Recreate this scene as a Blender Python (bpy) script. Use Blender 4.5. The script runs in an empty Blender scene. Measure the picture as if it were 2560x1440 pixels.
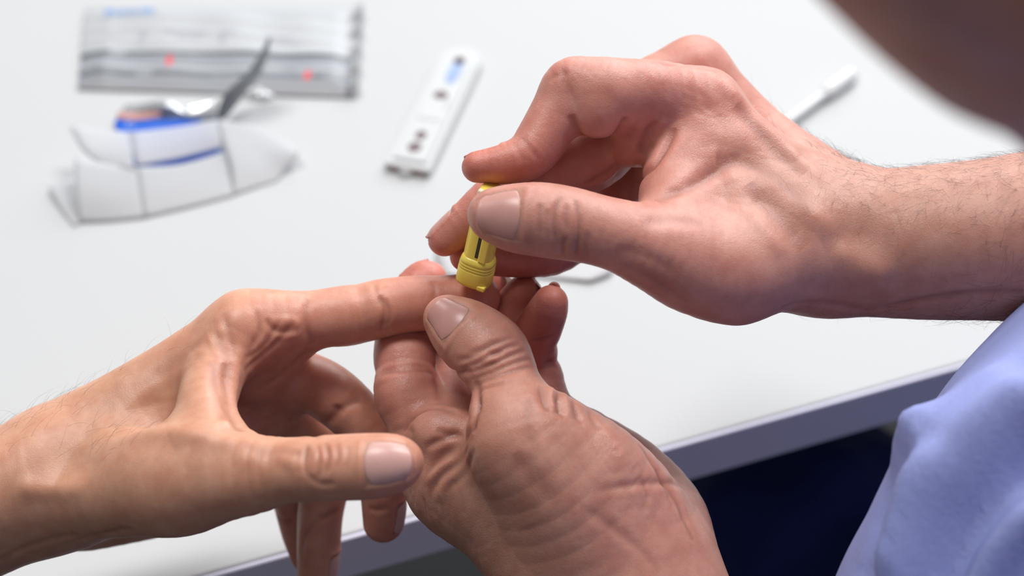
import bpy, bmesh, math, random
import numpy as np
from mathutils import Vector, Matrix

# ------------------------------------------------------------------ camera
LENS, SENSOR = 60.0, 36.0
F = 2560.0 * LENS / SENSOR
PITCH = math.radians(44.0)
CAM = np.array([0.0, 0.0, 483.0])                      # millimetres
FWD = np.array([0.0, math.cos(PITCH), -math.sin(PITCH)])
UPV = np.array([0.0, math.sin(PITCH), math.cos(PITCH)])
RGT = np.array([1.0, 0.0, 0.0])
sc = bpy.context.scene
col = sc.collection
cam_d = bpy.data.cameras.new('camera'); cam = bpy.data.objects.new('camera', cam_d); col.objects.link(cam)
cam_d.lens = LENS; cam_d.sensor_width = SENSOR; cam_d.clip_start = 0.01; cam_d.clip_end = 50
cam.location = CAM / 1000.0
cam.rotation_euler = (math.pi / 2 - PITCH, 0, 0)
cam_d.dof.use_dof = True; cam_d.dof.focus_distance = 0.498; cam_d.dof.aperture_fstop = 7.2
sc.camera = cam

# ------------------------------------------------------------------ world, lights, exposure
w = bpy.data.worlds.new('world'); sc.world = w; w.use_nodes = True
bg = w.node_tree.nodes['Background']; bg.inputs[0].default_value = (0.92, 0.94, 1.0, 1); bg.inputs[1].default_value = 0.20
def area(name, loc, target, sx, sy, power, color):
    d = bpy.data.lights.new(name, 'AREA'); d.shape = 'RECTANGLE'; d.size = sx; d.size_y = sy
    d.energy = power; d.color = color
    o = bpy.data.objects.new(name, d); col.objects.link(o); o.location = loc
    o.rotation_euler = (Vector(target) - Vector(loc)).to_track_quat('-Z', 'Y').to_euler()
    return o
area('window_light', (0.85, 2.5, 1.35), (0, 0.45, 0.1), 2.2, 1.5, 57, (0.95, 0.98, 1.0))
area('ceiling_panel_light', (-0.55, 0.75, 1.95), (0, 0.45, 0.1), 0.6, 0.6, 22, (1.0, 0.975, 0.95))
area('ceiling_panel_light', (0.75, 1.15, 1.95), (0, 0.45, 0.1), 0.6, 0.6, 26, (1.0, 0.985, 0.97))
vs = sc.view_settings
vs.view_transform = 'Standard'; vs.look = 'None'; vs.exposure = 0.0; vs.gamma = 1.0; vs.use_curve_mapping = False

# ------------------------------------------------------------------ coordinates
# "camera millimetres": x right, y up, z towards the camera; K() turns a pixel and a distance into such a point
def K(px, py, d):
    return np.array([(px - 1280.0) / F * d, -(py - 720.0) / F * d, -d])
ROT = np.stack([RGT, UPV, -FWD], axis=1)               # camera mm -> world mm
def to_world(P):
    return (np.asarray(P, float) @ ROT.T + CAM) / 1000.0
def to_cam(Pw):                                        # world metres -> camera mm
    return (np.asarray(Pw, float) * 1000.0 - CAM) @ ROT
def T(px, py, z=0.0):                                  # pixel -> world metres on the plane z (mm)
    r = ROT @ np.array([(px - 1280.0) / F, -(py - 720.0) / F, -1.0])
    t = (z - CAM[2]) / r[2]
    return (CAM + r * t) / 1000.0

def tag(o, label=None, cat=None, group=None, kind=None):
    if label: o['label'] = label
    if cat: o['category'] = cat
    if group: o['group'] = group
    if kind: o['kind'] = kind
    return o
def empty(name, loc, label=None, cat=None, group=None):
    o = bpy.data.objects.new(name, None); col.objects.link(o); o.location = loc; o.empty_display_size = 0.02
    bpy.context.view_layer.update()
    return tag(o, label, cat, group)
def adopt(o, parent):
    o.parent = parent
    o.matrix_parent_inverse = Matrix.Translation(-Vector(parent.location))
    return o

# ------------------------------------------------------------------ materials
def mat(name):
    m = bpy.data.materials.new(name); m.use_nodes = True
    return m, m.node_tree, m.node_tree.nodes['Principled BSDF']
def plain(name, color, rough=0.5, metal=0.0, noise=0.0, nscale=60.0, bump=0.0, sss=0.0, trans=0.0, coat=0.0):
    m, t, b = mat(name)
    b.inputs['Base Color'].default_value = (*color, 1); b.inputs['Roughness'].default_value = rough
    b.inputs['Metallic'].default_value = metal
    tc = t.nodes.new('ShaderNodeTexCoord')
    n = t.nodes.new('ShaderNodeTexNoise'); n.inputs['Scale'].default_value = nscale; n.inputs['Detail'].default_value = 4
    t.links.new(tc.outputs['Object'], n.inputs['Vector'])
    mx = t.nodes.new('ShaderNodeMix'); mx.data_type = 'RGBA'; mx.blend_type = 'MULTIPLY'; mx.inputs[0].default_value = noise
    mx.inputs[6].default_value = (*color, 1)
    t.links.new(n.outputs['Fac'], mx.inputs[7]); t.links.new(mx.outputs[2], b.inputs['Base Color'])
    if bump:
        bp = t.nodes.new('ShaderNodeBump'); bp.inputs['Strength'].default_value = bump; bp.inputs['Distance'].default_value = 0.0005
        t.links.new(n.outputs['Fac'], bp.inputs['Height']); t.links.new(bp.outputs[0], b.inputs['Normal'])
    if sss:
        b.inputs['Subsurface Weight'].default_value = sss; b.inputs['Subsurface Radius'].default_value = (1, .8, .6); b.inputs['Subsurface Scale'].default_value = 0.002
    b.inputs['Transmission Weight'].default_value = trans
    b.inputs['Coat Weight'].default_value = coat
    return m
def skin_mat(name, bump_scale=1.0):
    m, t, b = mat(name)
    N, L = t.nodes, t.links
    at = N.new('ShaderNodeAttribute'); at.attribute_name = 'tint'
    tc = N.new('ShaderNodeTexCoord')
    n1 = N.new('ShaderNodeTexNoise'); n1.inputs['Scale'].default_value = 130; n1.inputs['Detail'].default_value = 5; n1.inputs['Roughness'].default_value = .6
    L.new(tc.outputs['Object'], n1.inputs['Vector'])
    rmp = N.new('ShaderNodeValToRGB'); rmp.color_ramp.elements[0].position = .3; rmp.color_ramp.elements[1].position = .72
    rmp.color_ramp.elements[0].color = (.82, .70, .66, 1); rmp.color_ramp.elements[1].color = (1.0, 1.0, 1.0, 1)
    L.new(n1.outputs['Fac'], rmp.inputs[0])
    mx = N.new('ShaderNodeMix'); mx.data_type = 'RGBA'; mx.blend_type = 'MULTIPLY'; mx.inputs[0].default_value = 1.0
    L.new(at.outputs['Color'], mx.inputs[6]); L.new(rmp.outputs[0], mx.inputs[7])
    L.new(mx.outputs[2], b.inputs['Base Color'])
    b.inputs['Roughness'].default_value = .43
    b.inputs['Specular IOR Level'].default_value = .5
    b.inputs['Subsurface Weight'].default_value = .85
    b.inputs['Subsurface Radius'].default_value = (1.0, .28, .16)
    b.inputs['Subsurface Scale'].default_value = .0032
    # fine skin relief: a net of shallow lines plus pores
    wr = N.new('ShaderNodeTexNoise'); wr.inputs['Scale'].default_value = 420
    L.new(tc.outputs['Object'], wr.inputs['Vector'])
    ad = N.new('ShaderNodeMix'); ad.data_type = 'RGBA'; ad.inputs[0].default_value = .0025
    L.new(tc.outputs['Object'], ad.inputs[6]); L.new(wr.outputs['Color'], ad.inputs[7])
    v = N.new('ShaderNodeTexVoronoi'); v.feature = 'DISTANCE_TO_EDGE'; v.inputs['Scale'].default_value = 1250
    L.new(ad.outputs[2], v.inputs['Vector'])
    mp = N.new('ShaderNodeMapRange'); mp.inputs[1].default_value = 0; mp.inputs[2].default_value = .22
    L.new(v.outputs['Distance'], mp.inputs[0])
    n2 = N.new('ShaderNodeTexNoise'); n2.inputs['Scale'].default_value = 420; n2.inputs['Detail'].default_value = 4
    L.new(tc.outputs['Object'], n2.inputs['Vector'])
    sm = N.new('ShaderNodeMath'); sm.operation = 'MULTIPLY_ADD'; sm.inputs[1].default_value = .30
    L.new(mp.outputs[0], sm.inputs[0]); L.new(n2.outputs['Fac'], sm.inputs[2])
    bp = N.new('ShaderNodeBump'); bp.inputs['Strength'].default_value = .32 * bump_scale; bp.inputs['Distance'].default_value = .00028
    L.new(sm.outputs[0], bp.inputs['Height']); L.new(bp.outputs[0], b.inputs['Normal'])
    return m
M = {}
M['skin_worker'] = skin_mat('skin_worker', 1.2)
M['skin_patient'] = skin_mat('skin_patient', .7)
M['nail'] = plain('nail', (.64, .335, .29), .34, noise=.15, nscale=300, sss=.3)
M['nail_pale'] = plain('nail_pale', (.74, .42, .37), .34, noise=.12, nscale=300, sss=.3)
M['hair'] = plain('hair', (.030, .020, .016), .45)
M['table'] = plain('table', (.53, .543, .552), .6, noise=.03, nscale=9)
M['table'].node_tree.nodes['Principled BSDF'].inputs['Specular IOR Level'].default_value = .3
M['edge'] = plain('edge', (.80, .80, .95), .7, noise=.04, nscale=30)
M['seam'] = plain('seam', (.10, .09, .09), .6)
M['floor'] = plain('floor', (.035, .036, .037), .7, noise=.5, nscale=20)
M['leg'] = plain('leg', (.35, .35, .36), .4, metal=.6)
M['shirt'] = plain('shirt', (.30, .345, .68), .85, noise=.12, nscale=700, bump=.25)
M['navy'] = plain('navy', (.012, .026, .15), .9, noise=.3, nscale=300)
M['grey_shirt'] = plain('grey_shirt', (.25, .26, .28), .9, noise=.1, nscale=300)
M['yellow'] = plain('yellow', (.95, .76, .12), .33, noise=.05, nscale=200, sss=.15)
M['cream'] = plain('cream', (.86, .80, .60), .4)
M['foil_flap'] = plain('foil_flap', (.31, .335, .36), .5, metal=.0, noise=.3, nscale=80)
M['dark'] = plain('dark', (.05, .045, .03), .6)
M['white_plastic'] = plain('white_plastic', (.53, .545, .55), .35)
M['shade_plastic'] = plain('shade_plastic', (.70, .72, .72), .4)

# ------------------------------------------------------------------ implicit-surface modelling (smoothly joined tapering limbs)
def densify(nodes, sub=5):
    n = np.array(nodes, float); out = []
    for i in range(len(n) - 1):
        p0 = n[max(i - 1, 0)]; p1 = n[i]; p2 = n[i + 1]; p3 = n[min(i + 2, len(n) - 1)]
        for s in range(sub):
            t = s / sub
            out.append(.5 * ((2 * p1) + (-p0 + p2) * t + (2 * p0 - 5 * p1 + 4 * p2 - p3) * t * t + (-p0 + 3 * p1 - 3 * p2 + p3) * t ** 3))
    out.append(n[-1])
    return np.array(out)
class Chain:
    def __init__(self, nodes, k=6.0, flat=None, sub=4, cam=True):
        n = [(*K(a, b, c), r) for a, b, c, r in nodes] if cam else nodes
        if len(n) == 1: n = [n[0], (n[0][0] + .01, *n[0][1:])]
        self.n = densify(n, sub).astype(np.float32); self.k = k
        self.flat = None
        ext = 1.0
        if flat is not None:
            a = np.array(flat[0], float); a /= np.linalg.norm(a); self.flat = (a.astype(np.float32), np.float32(flat[1])); ext = 1 / min(flat[1], 1)
        r = self.n[:, 3:4] * ext
        self.lo = (self.n[:, :3] - r).min(0); self.hi = (self.n[:, :3] + r).max(0)
    def eval(self, P, plo, phi, margin):
        d = np.full(len(P), margin, np.float32)
        X, Y, Z = P[:, 0], P[:, 1], P[:, 2]
        ext = 1.0 if self.flat is None else 1 / self.flat[1]
        for i in range(len(self.n) - 1):
            a, b = self.n[i], self.n[i + 1]
            R = max(a[3], b[3]) * ext + margin
            if (plo > np.maximum(a, b)[:3] + R).any() or (phi < np.minimum(a, b)[:3] - R).any(): continue
            ab = b[:3] - a[:3]; L2 = max(float(ab @ ab), 1e-6)
            qx, qy, qz = X - a[0], Y - a[1], Z - a[2]
            t = np.clip((qx * ab[0] + qy * ab[1] + qz * ab[2]) * np.float32(1 / L2), 0, 1)
            qx -= t * ab[0]; qy -= t * ab[1]; qz -= t * ab[2]
            if self.flat is not None:
                ax, s = self.flat
                e = (s - np.float32(1)) * (qx * ax[0] + qy * ax[1] + qz * ax[2])
                qx += e * ax[0]; qy += e * ax[1]; qz += e * ax[2]
            dd = np.sqrt(qx * qx + qy * qy + qz * qz) - (a[3] + (b[3] - a[3]) * t)
            np.minimum(d, dd, out=d)
        return d
def smin(a, b, k, far):
    """smooth union; the melting fades out away from the surface"""
    mn = np.minimum(a, b)
    h = np.maximum(k - np.abs(a - b), 0) / k
    return mn - h * h * (k * .25) * np.clip(1 - mn / far, 0, 1)
class Sdf:
    """palm: chains melted together; fingers: chains that melt into the palm and only touch one another"""
    def __init__(self, palm, fingers=()):
        self.palm, self.fingers = palm, fingers
        self.margin = np.float32(max(30.0, 2.0 * max(c.k for c in list(palm) + list(fingers))))
        allc = list(palm) + list(fingers)
        self.lo = np.min([c.lo for c in allc], 0) - 4; self.hi = np.max([c.hi for c in allc], 0) + 4
    def __call__(self, P):
        P = np.asarray(P, np.float32)
        d = None; m = self.margin
        plo = np.array([P[:, i].min() for i in range(3)]); phi = np.array([P[:, i].max() for i in range(3)])
        for c in self.palm:
            if (plo > c.hi + m).any() or (phi < c.lo - m).any(): continue
            e = c.eval(P, plo, phi, m); d = e if d is None else smin(d, e, c.k, m * .6)
        if d is None: d = np.full(len(P), m, np.float32)
        out = d
        for c in self.fingers:
            if (plo > c.hi + m).any() or (phi < c.lo - m).any(): continue
            fi = smin(d, c.eval(P, plo, phi, m), c.k, m * .6)
            mn = np.minimum(out, fi)                        # neighbouring fingers only kiss
            h = np.maximum(.8 - np.abs(out - fi), 0) / .8
            out = mn - h * h * .2 * np.clip(d - fi, 0, 1) * np.clip(d - out, 0, 1)
        return out
    def grad(self, P, e=.25):
        P = np.asarray(P, np.float32); g = np.zeros_like(P)
        for o in ((1, -1, -1), (-1, -1, 1), (-1, 1, -1), (1, 1, 1)):
            o = np.array(o, np.float32); g += o * self(P + o * np.float32(e))[:, None]
        return g / np.maximum(np.linalg.norm(g, axis=1, keepdims=True), 1e-9)
def polygonise(f, h):
    lo = f.lo - 2 * h; B = 4
    nc = np.ceil((f.hi - lo) / (B * h)).astype(int) + 1
    cx = [np.arange(n + 1) * B * h + lo[i] for i, n in enumerate(nc)]
    G = np.stack(np.meshgrid(*cx, indexing='ij'), -1).astype(np.float32)
    D = f(G.reshape(-1, 3)).reshape(G.shape[:3])
    near = np.abs(D) < B * h * 1.9
    act = np.zeros(nc, bool)
    for i in (0, 1):
        for j in (0, 1):
            for k in (0, 1):
                act |= near[i:nc[0] + i, j:nc[1] + j, k:nc[2] + k]
    n = nc * B
    sgn = np.where(D[:-1, :-1, :-1] < 0, -9, 9).astype(np.float32)
    V = np.repeat(np.repeat(np.repeat(sgn, B, 0), B, 1), B, 2)
    A = np.argwhere(act)
    off = np.stack(np.meshgrid(*[np.arange(B)] * 3, indexing='ij'), -1).reshape(-1, 3)
    key = ((A // 6) * np.array([1000000, 1000, 1])).sum(1); A = A[np.argsort(key, kind='stable')]
    def work(s):
        I = (A[s:s + 400, None, :] * B + off[None]).reshape(-1, 3)
        V[I[:, 0], I[:, 1], I[:, 2]] = f((I * h + lo).astype(np.float32))
    for s in range(0, len(A), 400): work(s)
    S = (V < 0)
    cnt = np.zeros(np.array(S.shape) - 1, np.uint8)
    for i in (0, 1):
        for j in (0, 1):
            for k in (0, 1):
                cnt += S[i:S.shape[0] - 1 + i, j:S.shape[1] - 1 + j, k:S.shape[2] - 1 + k]
    cells = np.argwhere((cnt > 0) & (cnt < 8))
    idx = np.full(cnt.shape, -1, np.int32); idx[cells[:, 0], cells[:, 1], cells[:, 2]] = np.arange(len(cells))
    acc = np.zeros((len(cells), 3)); num = np.zeros(len(cells))
    corners = [(i, j, k) for i in (0, 1) for j in (0, 1) for k in (0, 1)]
    cv = {c: V[cells[:, 0] + c[0], cells[:, 1] + c[1], cells[:, 2] + c[2]] for c in corners}
    for c in corners:
        for ax in range(3):
            if c[ax] == 0:
                e = list(c); e[ax] = 1; e = tuple(e)
                a, b = cv[c], cv[e]; m = (a < 0) != (b < 0)
                t = np.where(m, a / np.where(m, a - b, 1), 0)
                p = np.tile(np.array(c, float), (len(cells), 1)); p[:, ax] = t
                acc[m] += p[m]; num[m] += 1
    Pv = (cells + acc / num[:, None]) * h + lo
    quads = []
    for ax in range(3):
        a1, a2 = (ax + 1) % 3, (ax + 2) % 3
        sl0 = [slice(None)] * 3; sl1 = [slice(None)] * 3
        sl0[ax] = slice(0, -1); sl1[ax] = slice(1, None)
        s0, s1 = S[tuple(sl0)], S[tuple(sl1)]
        E = np.argwhere(s0 != s1)
        E = E[(E[:, a1] > 0) & (E[:, a2] > 0)]
        E = E[np.all(E < np.array(cnt.shape), axis=1)]
        flip = s0[E[:, 0], E[:, 1], E[:, 2]]
        o1 = np.zeros(3, int); o1[a1] = 1; o2 = np.zeros(3, int); o2[a2] = 1
        q = [E - o1 - o2, E - o2, E, E - o1]
        q = np.stack([idx[x[:, 0], x[:, 1], x[:, 2]] for x in q], 1)
        q[~flip] = q[~flip][:, ::-1]
        quads.append(q[(q >= 0).all(1)])
    Pv = Pv.astype(np.float32)
    od = np.argsort(((np.floor(Pv / 16)).astype(np.int64) * np.array([1000000, 1000, 1])).sum(1), kind='stable')
    g = np.zeros_like(Pv); d = np.zeros(len(Pv), np.float32)
    def work2(s):
        i = od[s:s + 8000]; g[i] = f.grad(Pv[i]); d[i] = f(Pv[i])
    for s in range(0, len(Pv), 8000): work2(s)
    Pv = Pv - np.clip(d, -h, h)[:, None] * g * .8
    return Pv, np.concatenate(quads), g
def march(f, o, dirs, tmin, tmax, step=.8):
    t = np.full(len(dirs), tmin)
    hit = np.zeros(len(dirs), bool)
    for _ in range(160):
        d = f(o + dirs * t[:, None])
        t = np.where(hit, t, t + np.maximum(d * step, 0) + np.where(d < 0, d, 0))
        hit |= np.abs(d) < .02
        if (hit | (t > tmax)).all(): break
    P = o + dirs * t[:, None]
    return P, hit & (t < tmax)

def seg_dist(P, line):
    best = np.full(len(P), 1e9); par = np.zeros(len(P))
    tot = max(len(line) - 1, 1)
    for i in range(len(line) - 1):
        a, b = line[i], line[i + 1]; ab = b - a; L2 = max(float(ab @ ab), 1e-9)
        t = np.clip(((P - a) @ ab) / L2, 0, 1)
        d = np.linalg.norm(P - a - t[:, None] * ab, axis=1)
        m = d < best; best[m] = d[m]; par[m] = (i + t[m]) / tot
    return best, par

def build_mesh(name, Pcam, quads, material, tint=None, smooth=True):
    Pw = to_world(Pcam)
    me = bpy.data.meshes.new(name)
    me.vertices.add(len(Pw)); me.vertices.foreach_set('co', Pw.astype(np.float32).ravel())
    nq = len(quads)
    me.loops.add(nq * 4); me.loops.foreach_set('vertex_index', quads.astype(np.int32).ravel())
    me.polygons.add(nq); me.polygons.foreach_set('loop_start', np.arange(0, nq * 4, 4, dtype=np.int32))
    me.polygons.foreach_set('loop_total', np.full(nq, 4, np.int32))
    me.update(calc_edges=True)
    if smooth: me.polygons.foreach_set('use_smooth', np.ones(nq, bool))
    if tint is not None:
        a = me.attributes.new('tint', 'FLOAT_COLOR', 'POINT')
        a.data.foreach_set('color', np.concatenate([tint, np.ones((len(tint), 1))], 1).astype(np.float32).ravel())
    me.materials.append(material)
    me.validate()
    o = bpy.data.objects.new(name, me); col.objects.link(o)
    return o

# ---- hand assembly with details
class Hand:
    def __init__(self, sdf, h, base):
        self.f = sdf
        self.P, self.Q, self.N = polygonise(sdf, h)
        # what the visible side looks like: nearest vertex in every small pixel cell
        front = np.nonzero(np.einsum('ij,ij->i', self.N, self.P) < 0)[0]
        px = 1280 - self.P[front, 0] / self.P[front, 2] * F; py = 720 + self.P[front, 1] / self.P[front, 2] * F
        o = np.argsort(self.P[front, 2])                    # far to near, the near one stays
        self.zb = {}
        cell = (np.floor(px / 7).astype(int), np.floor(py / 7).astype(int))
        for x, y, i in zip(cell[0][o].tolist(), cell[1][o].tolist(), front[o].tolist()): self.zb[x, y] = i
        self.disp = np.zeros(len(self.P)); self.tint = np.tile(np.array(base, float), (len(self.P), 1))
    def pick(self, px, py):
        x, y = int(px // 7), int(py // 7); best = None
        for i in (0, -1, 1):
            for j in (0, -1, 1):
                k = self.zb.get((x + i, y + j))
                if k is not None and (best is None or self.P[k, 2] > self.P[best, 2] + 1.5): best = k
            if best is not None and i == 0: break
        return best
    def stroke(self, pts, depth, width, fade=True, wob=0.0, tintc=None, tamt=0.0):
        """a fold (negative depth) or ridge laid along the surface; pts are pixels on the visible side"""
        pts = np.array(pts, float)
        if len(pts) > 2: pts = densify(np.concatenate([pts, np.zeros((len(pts), 2))], 1), 4)[:, :2]
        else: pts = np.linspace(pts[0], pts[1], 7)
        hit = [(k, p) for k, p in ((self.pick(*p), p) for p in pts) if k is not None]
        if len(hit) < 2: return
        ids = [k for k, p in hit]
        zz = self.P[ids, 2].astype(float)
        for _ in range(3): zz = np.convolve(np.pad(zz, 1, mode='edge'), (.25, .5, .25), 'valid')
        H = np.array([K(p[0], p[1], -z) for (k, p), z in zip(hit, zz)])
        for _ in range(2 if len(H) > 4 else 0): H[1:-1] = (H[:-2] + 2 * H[1:-1] + H[2:]) / 4
        Nl = self.N[ids].mean(0)
        lo, hi = H.min(0) - 4 * width, H.max(0) + 4 * width
        m = np.nonzero(np.all((self.P > lo) & (self.P < hi), axis=1))[0]
        if len(m) == 0: return
        d, t = seg_dist(self.P[m], H)
        wgt = np.exp(-(d / width) ** 2)
        if fade: wgt *= np.clip(np.sin(np.pi * np.clip(t, .0, 1)) * 1.5, 0, 1)
        wgt *= (self.N[m] @ Nl > -.1)
        depth = depth * (.85 if depth < 0 else .8)
        self.disp[m] += depth * wgt
        if depth < 0:                                       # skin bulges a little beside a fold
            self.disp[m] += -depth * .12 * np.exp(-((d - 2.1 * width) / width) ** 2) * wgt.clip(0, 1) ** 0 * (np.clip(np.sin(np.pi * t) * 2.2, 0, 1) if fade else 1) * (self.N[m] @ Nl > -.1)
        if depth < -.2 and tintc is None:                   # crease shade, along with darker pigment, painted into the tint
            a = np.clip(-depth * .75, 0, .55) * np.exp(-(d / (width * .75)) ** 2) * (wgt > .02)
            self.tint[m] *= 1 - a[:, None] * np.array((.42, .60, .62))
        if tintc is not None:
            a = (wgt * tamt)[:, None]; self.tint[m] = self.tint[m] * (1 - a) + np.array(tintc) * a
    def bump(self, px, py, rad, height, d=None):
        k = None if d else self.pick(px, py)
        if not d and k is None: return
        r = np.linalg.norm(self.P - (K(px, py, d) if d else self.P[k]), axis=1)
        self.disp += height * np.exp(-(r / rad) ** 2)
    def blush(self, px, py, rad, color, amt, d=None):
        k = None if d else self.pick(px, py)
        if not d and k is None: return
        r = np.linalg.norm(self.P - (K(px, py, d) if d else self.P[k]), axis=1)
        a = (amt * np.exp(-(r / rad) ** 2))[:, None]
        self.tint = self.tint * (1 - a) + np.array(color) * a
    def chain_blush(self, chain, i0, i1, rad, color, amt):
        L = chain.n[:, :3]; n = len(L); L = L[int(i0 * (n - 1)):int(i1 * (n - 1)) + 1]
        m = np.nonzero(np.all((self.P > L.min(0) - 3 * rad) & (self.P < L.max(0) + 3 * rad), axis=1))[0]
        d, t = seg_dist(self.P[m], L)
        a = (amt * np.exp(-(d / rad) ** 4))[:, None]
        self.tint[m] = self.tint[m] * (1 - a) + np.array(color) * a
    def nail(self, a, b, dorsal, length, width, over=0.0, square=.35, parent_list=None, material='nail', lift=.12, wrap=1.0):
        """a: point on the finger axis under the nail root, b: axis point at the finger end; dorsal: outward direction"""
        a, b = np.asarray(a, float), np.asarray(b, float)
        ax = (b - a) / np.linalg.norm(b - a)
        n = np.asarray(dorsal, float); n = n - ax * (n @ ax); n /= np.linalg.norm(n)
        s = np.cross(ax, n)
        nu, nv = 17, 19
        # surface patch
        U, Vv = np.meshgrid(np.linspace(-1, 1, nu), np.linspace(0, 1, nv), indexing='ij')
        # outline: rounded root, gently rounded free edge
        root = .16 * (np.abs(U) ** 2.2); tip = square * .22 * (np.abs(U) ** 2.4)
        vv = root + (1 - root - tip) * Vv
        ang = U * width / 2 / 9.0 * wrap
        org = a[None, None] + ax * (vv * length)[..., None]
        R = 9.0
        dirs = n * np.cos(ang)[..., None] + s * np.sin(ang)[..., None]
        start = org + n * (-2.0) + dirs * 0
        o = (org + n * 0 + dirs * 30).reshape(-1, 3)
        Hh, ok = march(self.f, o, -dirs.reshape(-1, 3), 0, 40)
        rad = np.linalg.norm(Hh - org.reshape(-1, 3), axis=1).reshape(nu, nv)
        okm = ok.reshape(nu, nv)
        for i in range(nu):                                  # beyond the finger end the plate runs on straight
            g = [j for j in range(nv) if okm[i, j]]
            if not g: rad[i] = 6; continue
            for j in range(nv):
                if not okm[i, j]: rad[i, j] = rad[i, g[-1]]
        # keep the plate from diving over the fingertip
        c = int(nv * .55)
        for j in range(c, nv): rad[:, j] = np.maximum(rad[:, j], rad[:, c] - .30 * (j - c) * length / nv)
        for _ in range(3):
            rp = np.pad(rad, 1, mode='edge'); rad = (rp[:-2, 1:-1] + rp[2:, 1:-1] + rp[1:-1, :-2] + rp[1:-1, 2:] + 2 * rad) / 6
        edge = np.maximum(np.abs(U), 1 - np.minimum(Vv * 1.6, 1)) ** 4
        top = org + dirs * (rad + lift + .02 - .26 * edge)[..., None]
        th = .45
        bot = top - dirs * th
        V3 = np.concatenate([top.reshape(-1, 3), bot.reshape(-1, 3)]); q = []
        I = lambda i, j, l=0: l * nu * nv + i * nv + j
        for i in range(nu - 1):
            for j in range(nv - 1):
                q.append((I(i, j), I(i + 1, j), I(i + 1, j + 1), I(i, j + 1)))
                q.append((I(i, j, 1), I(i, j + 1, 1), I(i + 1, j + 1, 1), I(i + 1, j, 1)))
        for i in range(nu - 1):
            q.append((I(i, 0, 1), I(i + 1, 0, 1), I(i + 1, 0), I(i, 0))); q.append((I(i, nv - 1), I(i + 1, nv - 1), I(i + 1, nv - 1, 1), I(i, nv - 1, 1)))
        for j in range(nv - 1):
            q.append((I(0, j), I(0, j + 1), I(0, j + 1, 1), I(0, j, 1))); q.append((I(nu - 1, j, 1), I(nu - 1, j + 1, 1), I(nu - 1, j + 1), I(nu - 1, j)))
        ob = build_mesh('fingernail', V3, np.array(q), M[material])
        # pale half-moon edge and free edge sit in the body: fold around the plate
        r = self.P - a
        v = (r @ ax) / length
        y = r @ n; x = r @ s
        u = np.arctan2(x, np.maximum(y, 1e-3)) * 9.0 / (width / 2) / wrap
        on = (y > 0) & (np.abs(v - .5) < .95) & (np.abs(u) < 1.8) & (np.linalg.norm(r - np.outer(r @ ax, ax), axis=1) < 16)
        e = np.maximum(np.abs(u), np.where(v < .5, (1 - 2 * v), (2 * v - 1) * .9))
        inner = on & (e < .98)
        self.disp[inner] -= .14
        rim = on & (v < .9)
        self.disp[rim] += .26 * np.exp(-((e[rim] - 1.16) / .15) ** 2)
        if parent_list is not None: parent_list.append(ob)
        return ob
    def finish(self, name, material):
        return build_mesh(name, self.P + self.N * self.disp[:, None], self.Q, material, self.tint)
def hairs(name, hand, region, count, length, seed, direction, material, rad=.035, lift=.5, wx=1.0):
    """short hairs rooted in the skin; region(P, N) gives the chance of a hair"""
    rng = np.random.default_rng(seed)
    prob = region(hand.P, hand.N); prob = prob / prob.sum()
    ids = rng.choice(len(hand.P), count, p=prob)
    V, q = [], []
    ns = 6
    for i in ids:
        p = hand.P[i] + rng.normal(0, .25, 3); n = hand.N[i]
        t = np.asarray(direction, float) + rng.normal(0, .38, 3); t = t - n * (t @ n); t /= max(np.linalg.norm(t), 1e-6)
        L = length * rng.uniform(.45, 1.25); up = lift * rng.uniform(.4, 1.5); curl = rng.normal(0, .5)
        b = np.cross(n, t)
        base = len(V)
        for s in range(ns + 1):
            u = s / ns
            c = p + t * (L * u) + n * (L * up * (u - .62 * u * u)) + b * (L * curl * u * u * .6) - n * .15
            r = rad * (1 - .75 * u)
            for a in range(3):
                an = a * 2.0944
                V.append(c + (n * math.cos(an) + b * math.sin(an)) * r)
            if s:
                for a in range(3):
                    a2 = (a + 1) % 3; o = base + (s - 1) * 3
                    q.append((o + a, o + a2, o + 3 + a2, o + 3 + a))
    o = build_mesh(name, np.array(V), np.array(q), material)
    o['kind'] = 'stuff'
    return o
H = .52

# ------------------------------------------------------------------ table and floor
p1, p2 = T(480, 1437), T(2560, 857)
E1 = (p2 - p1) / np.linalg.norm(p2 - p1); E2 = np.array([-E1[1], E1[0], 0.0])
def mesh_obj(name, verts, faces, material, parent=None, smooth=False, mats=None, fm=None):
    me = bpy.data.meshes.new(name); me.from_pydata([tuple(map(float, v)) for v in verts], [], [tuple(f) for f in faces])
    for m in (mats or [material]): me.materials.append(m)
    if fm is not None: me.polygons.foreach_set('material_index', np.array(fm, np.int32))
    if smooth: me.polygons.foreach_set('use_smooth', np.ones(len(faces), bool))
    bm = bmesh.new(); bm.from_mesh(me); bmesh.ops.recalc_face_normals(bm, faces=list(bm.faces)); bm.to_mesh(me); bm.free()
    me.update()
    o = bpy.data.objects.new(name, me); col.objects.link(o)
    if parent is not None: adopt(o, parent)
    return o
def frame_pts(org, X, Y, Z, pts): return [org + X * p[0] + Y * p[1] + Z * p[2] for p in pts]
ZV = np.array([0, 0, 1.0])
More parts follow.
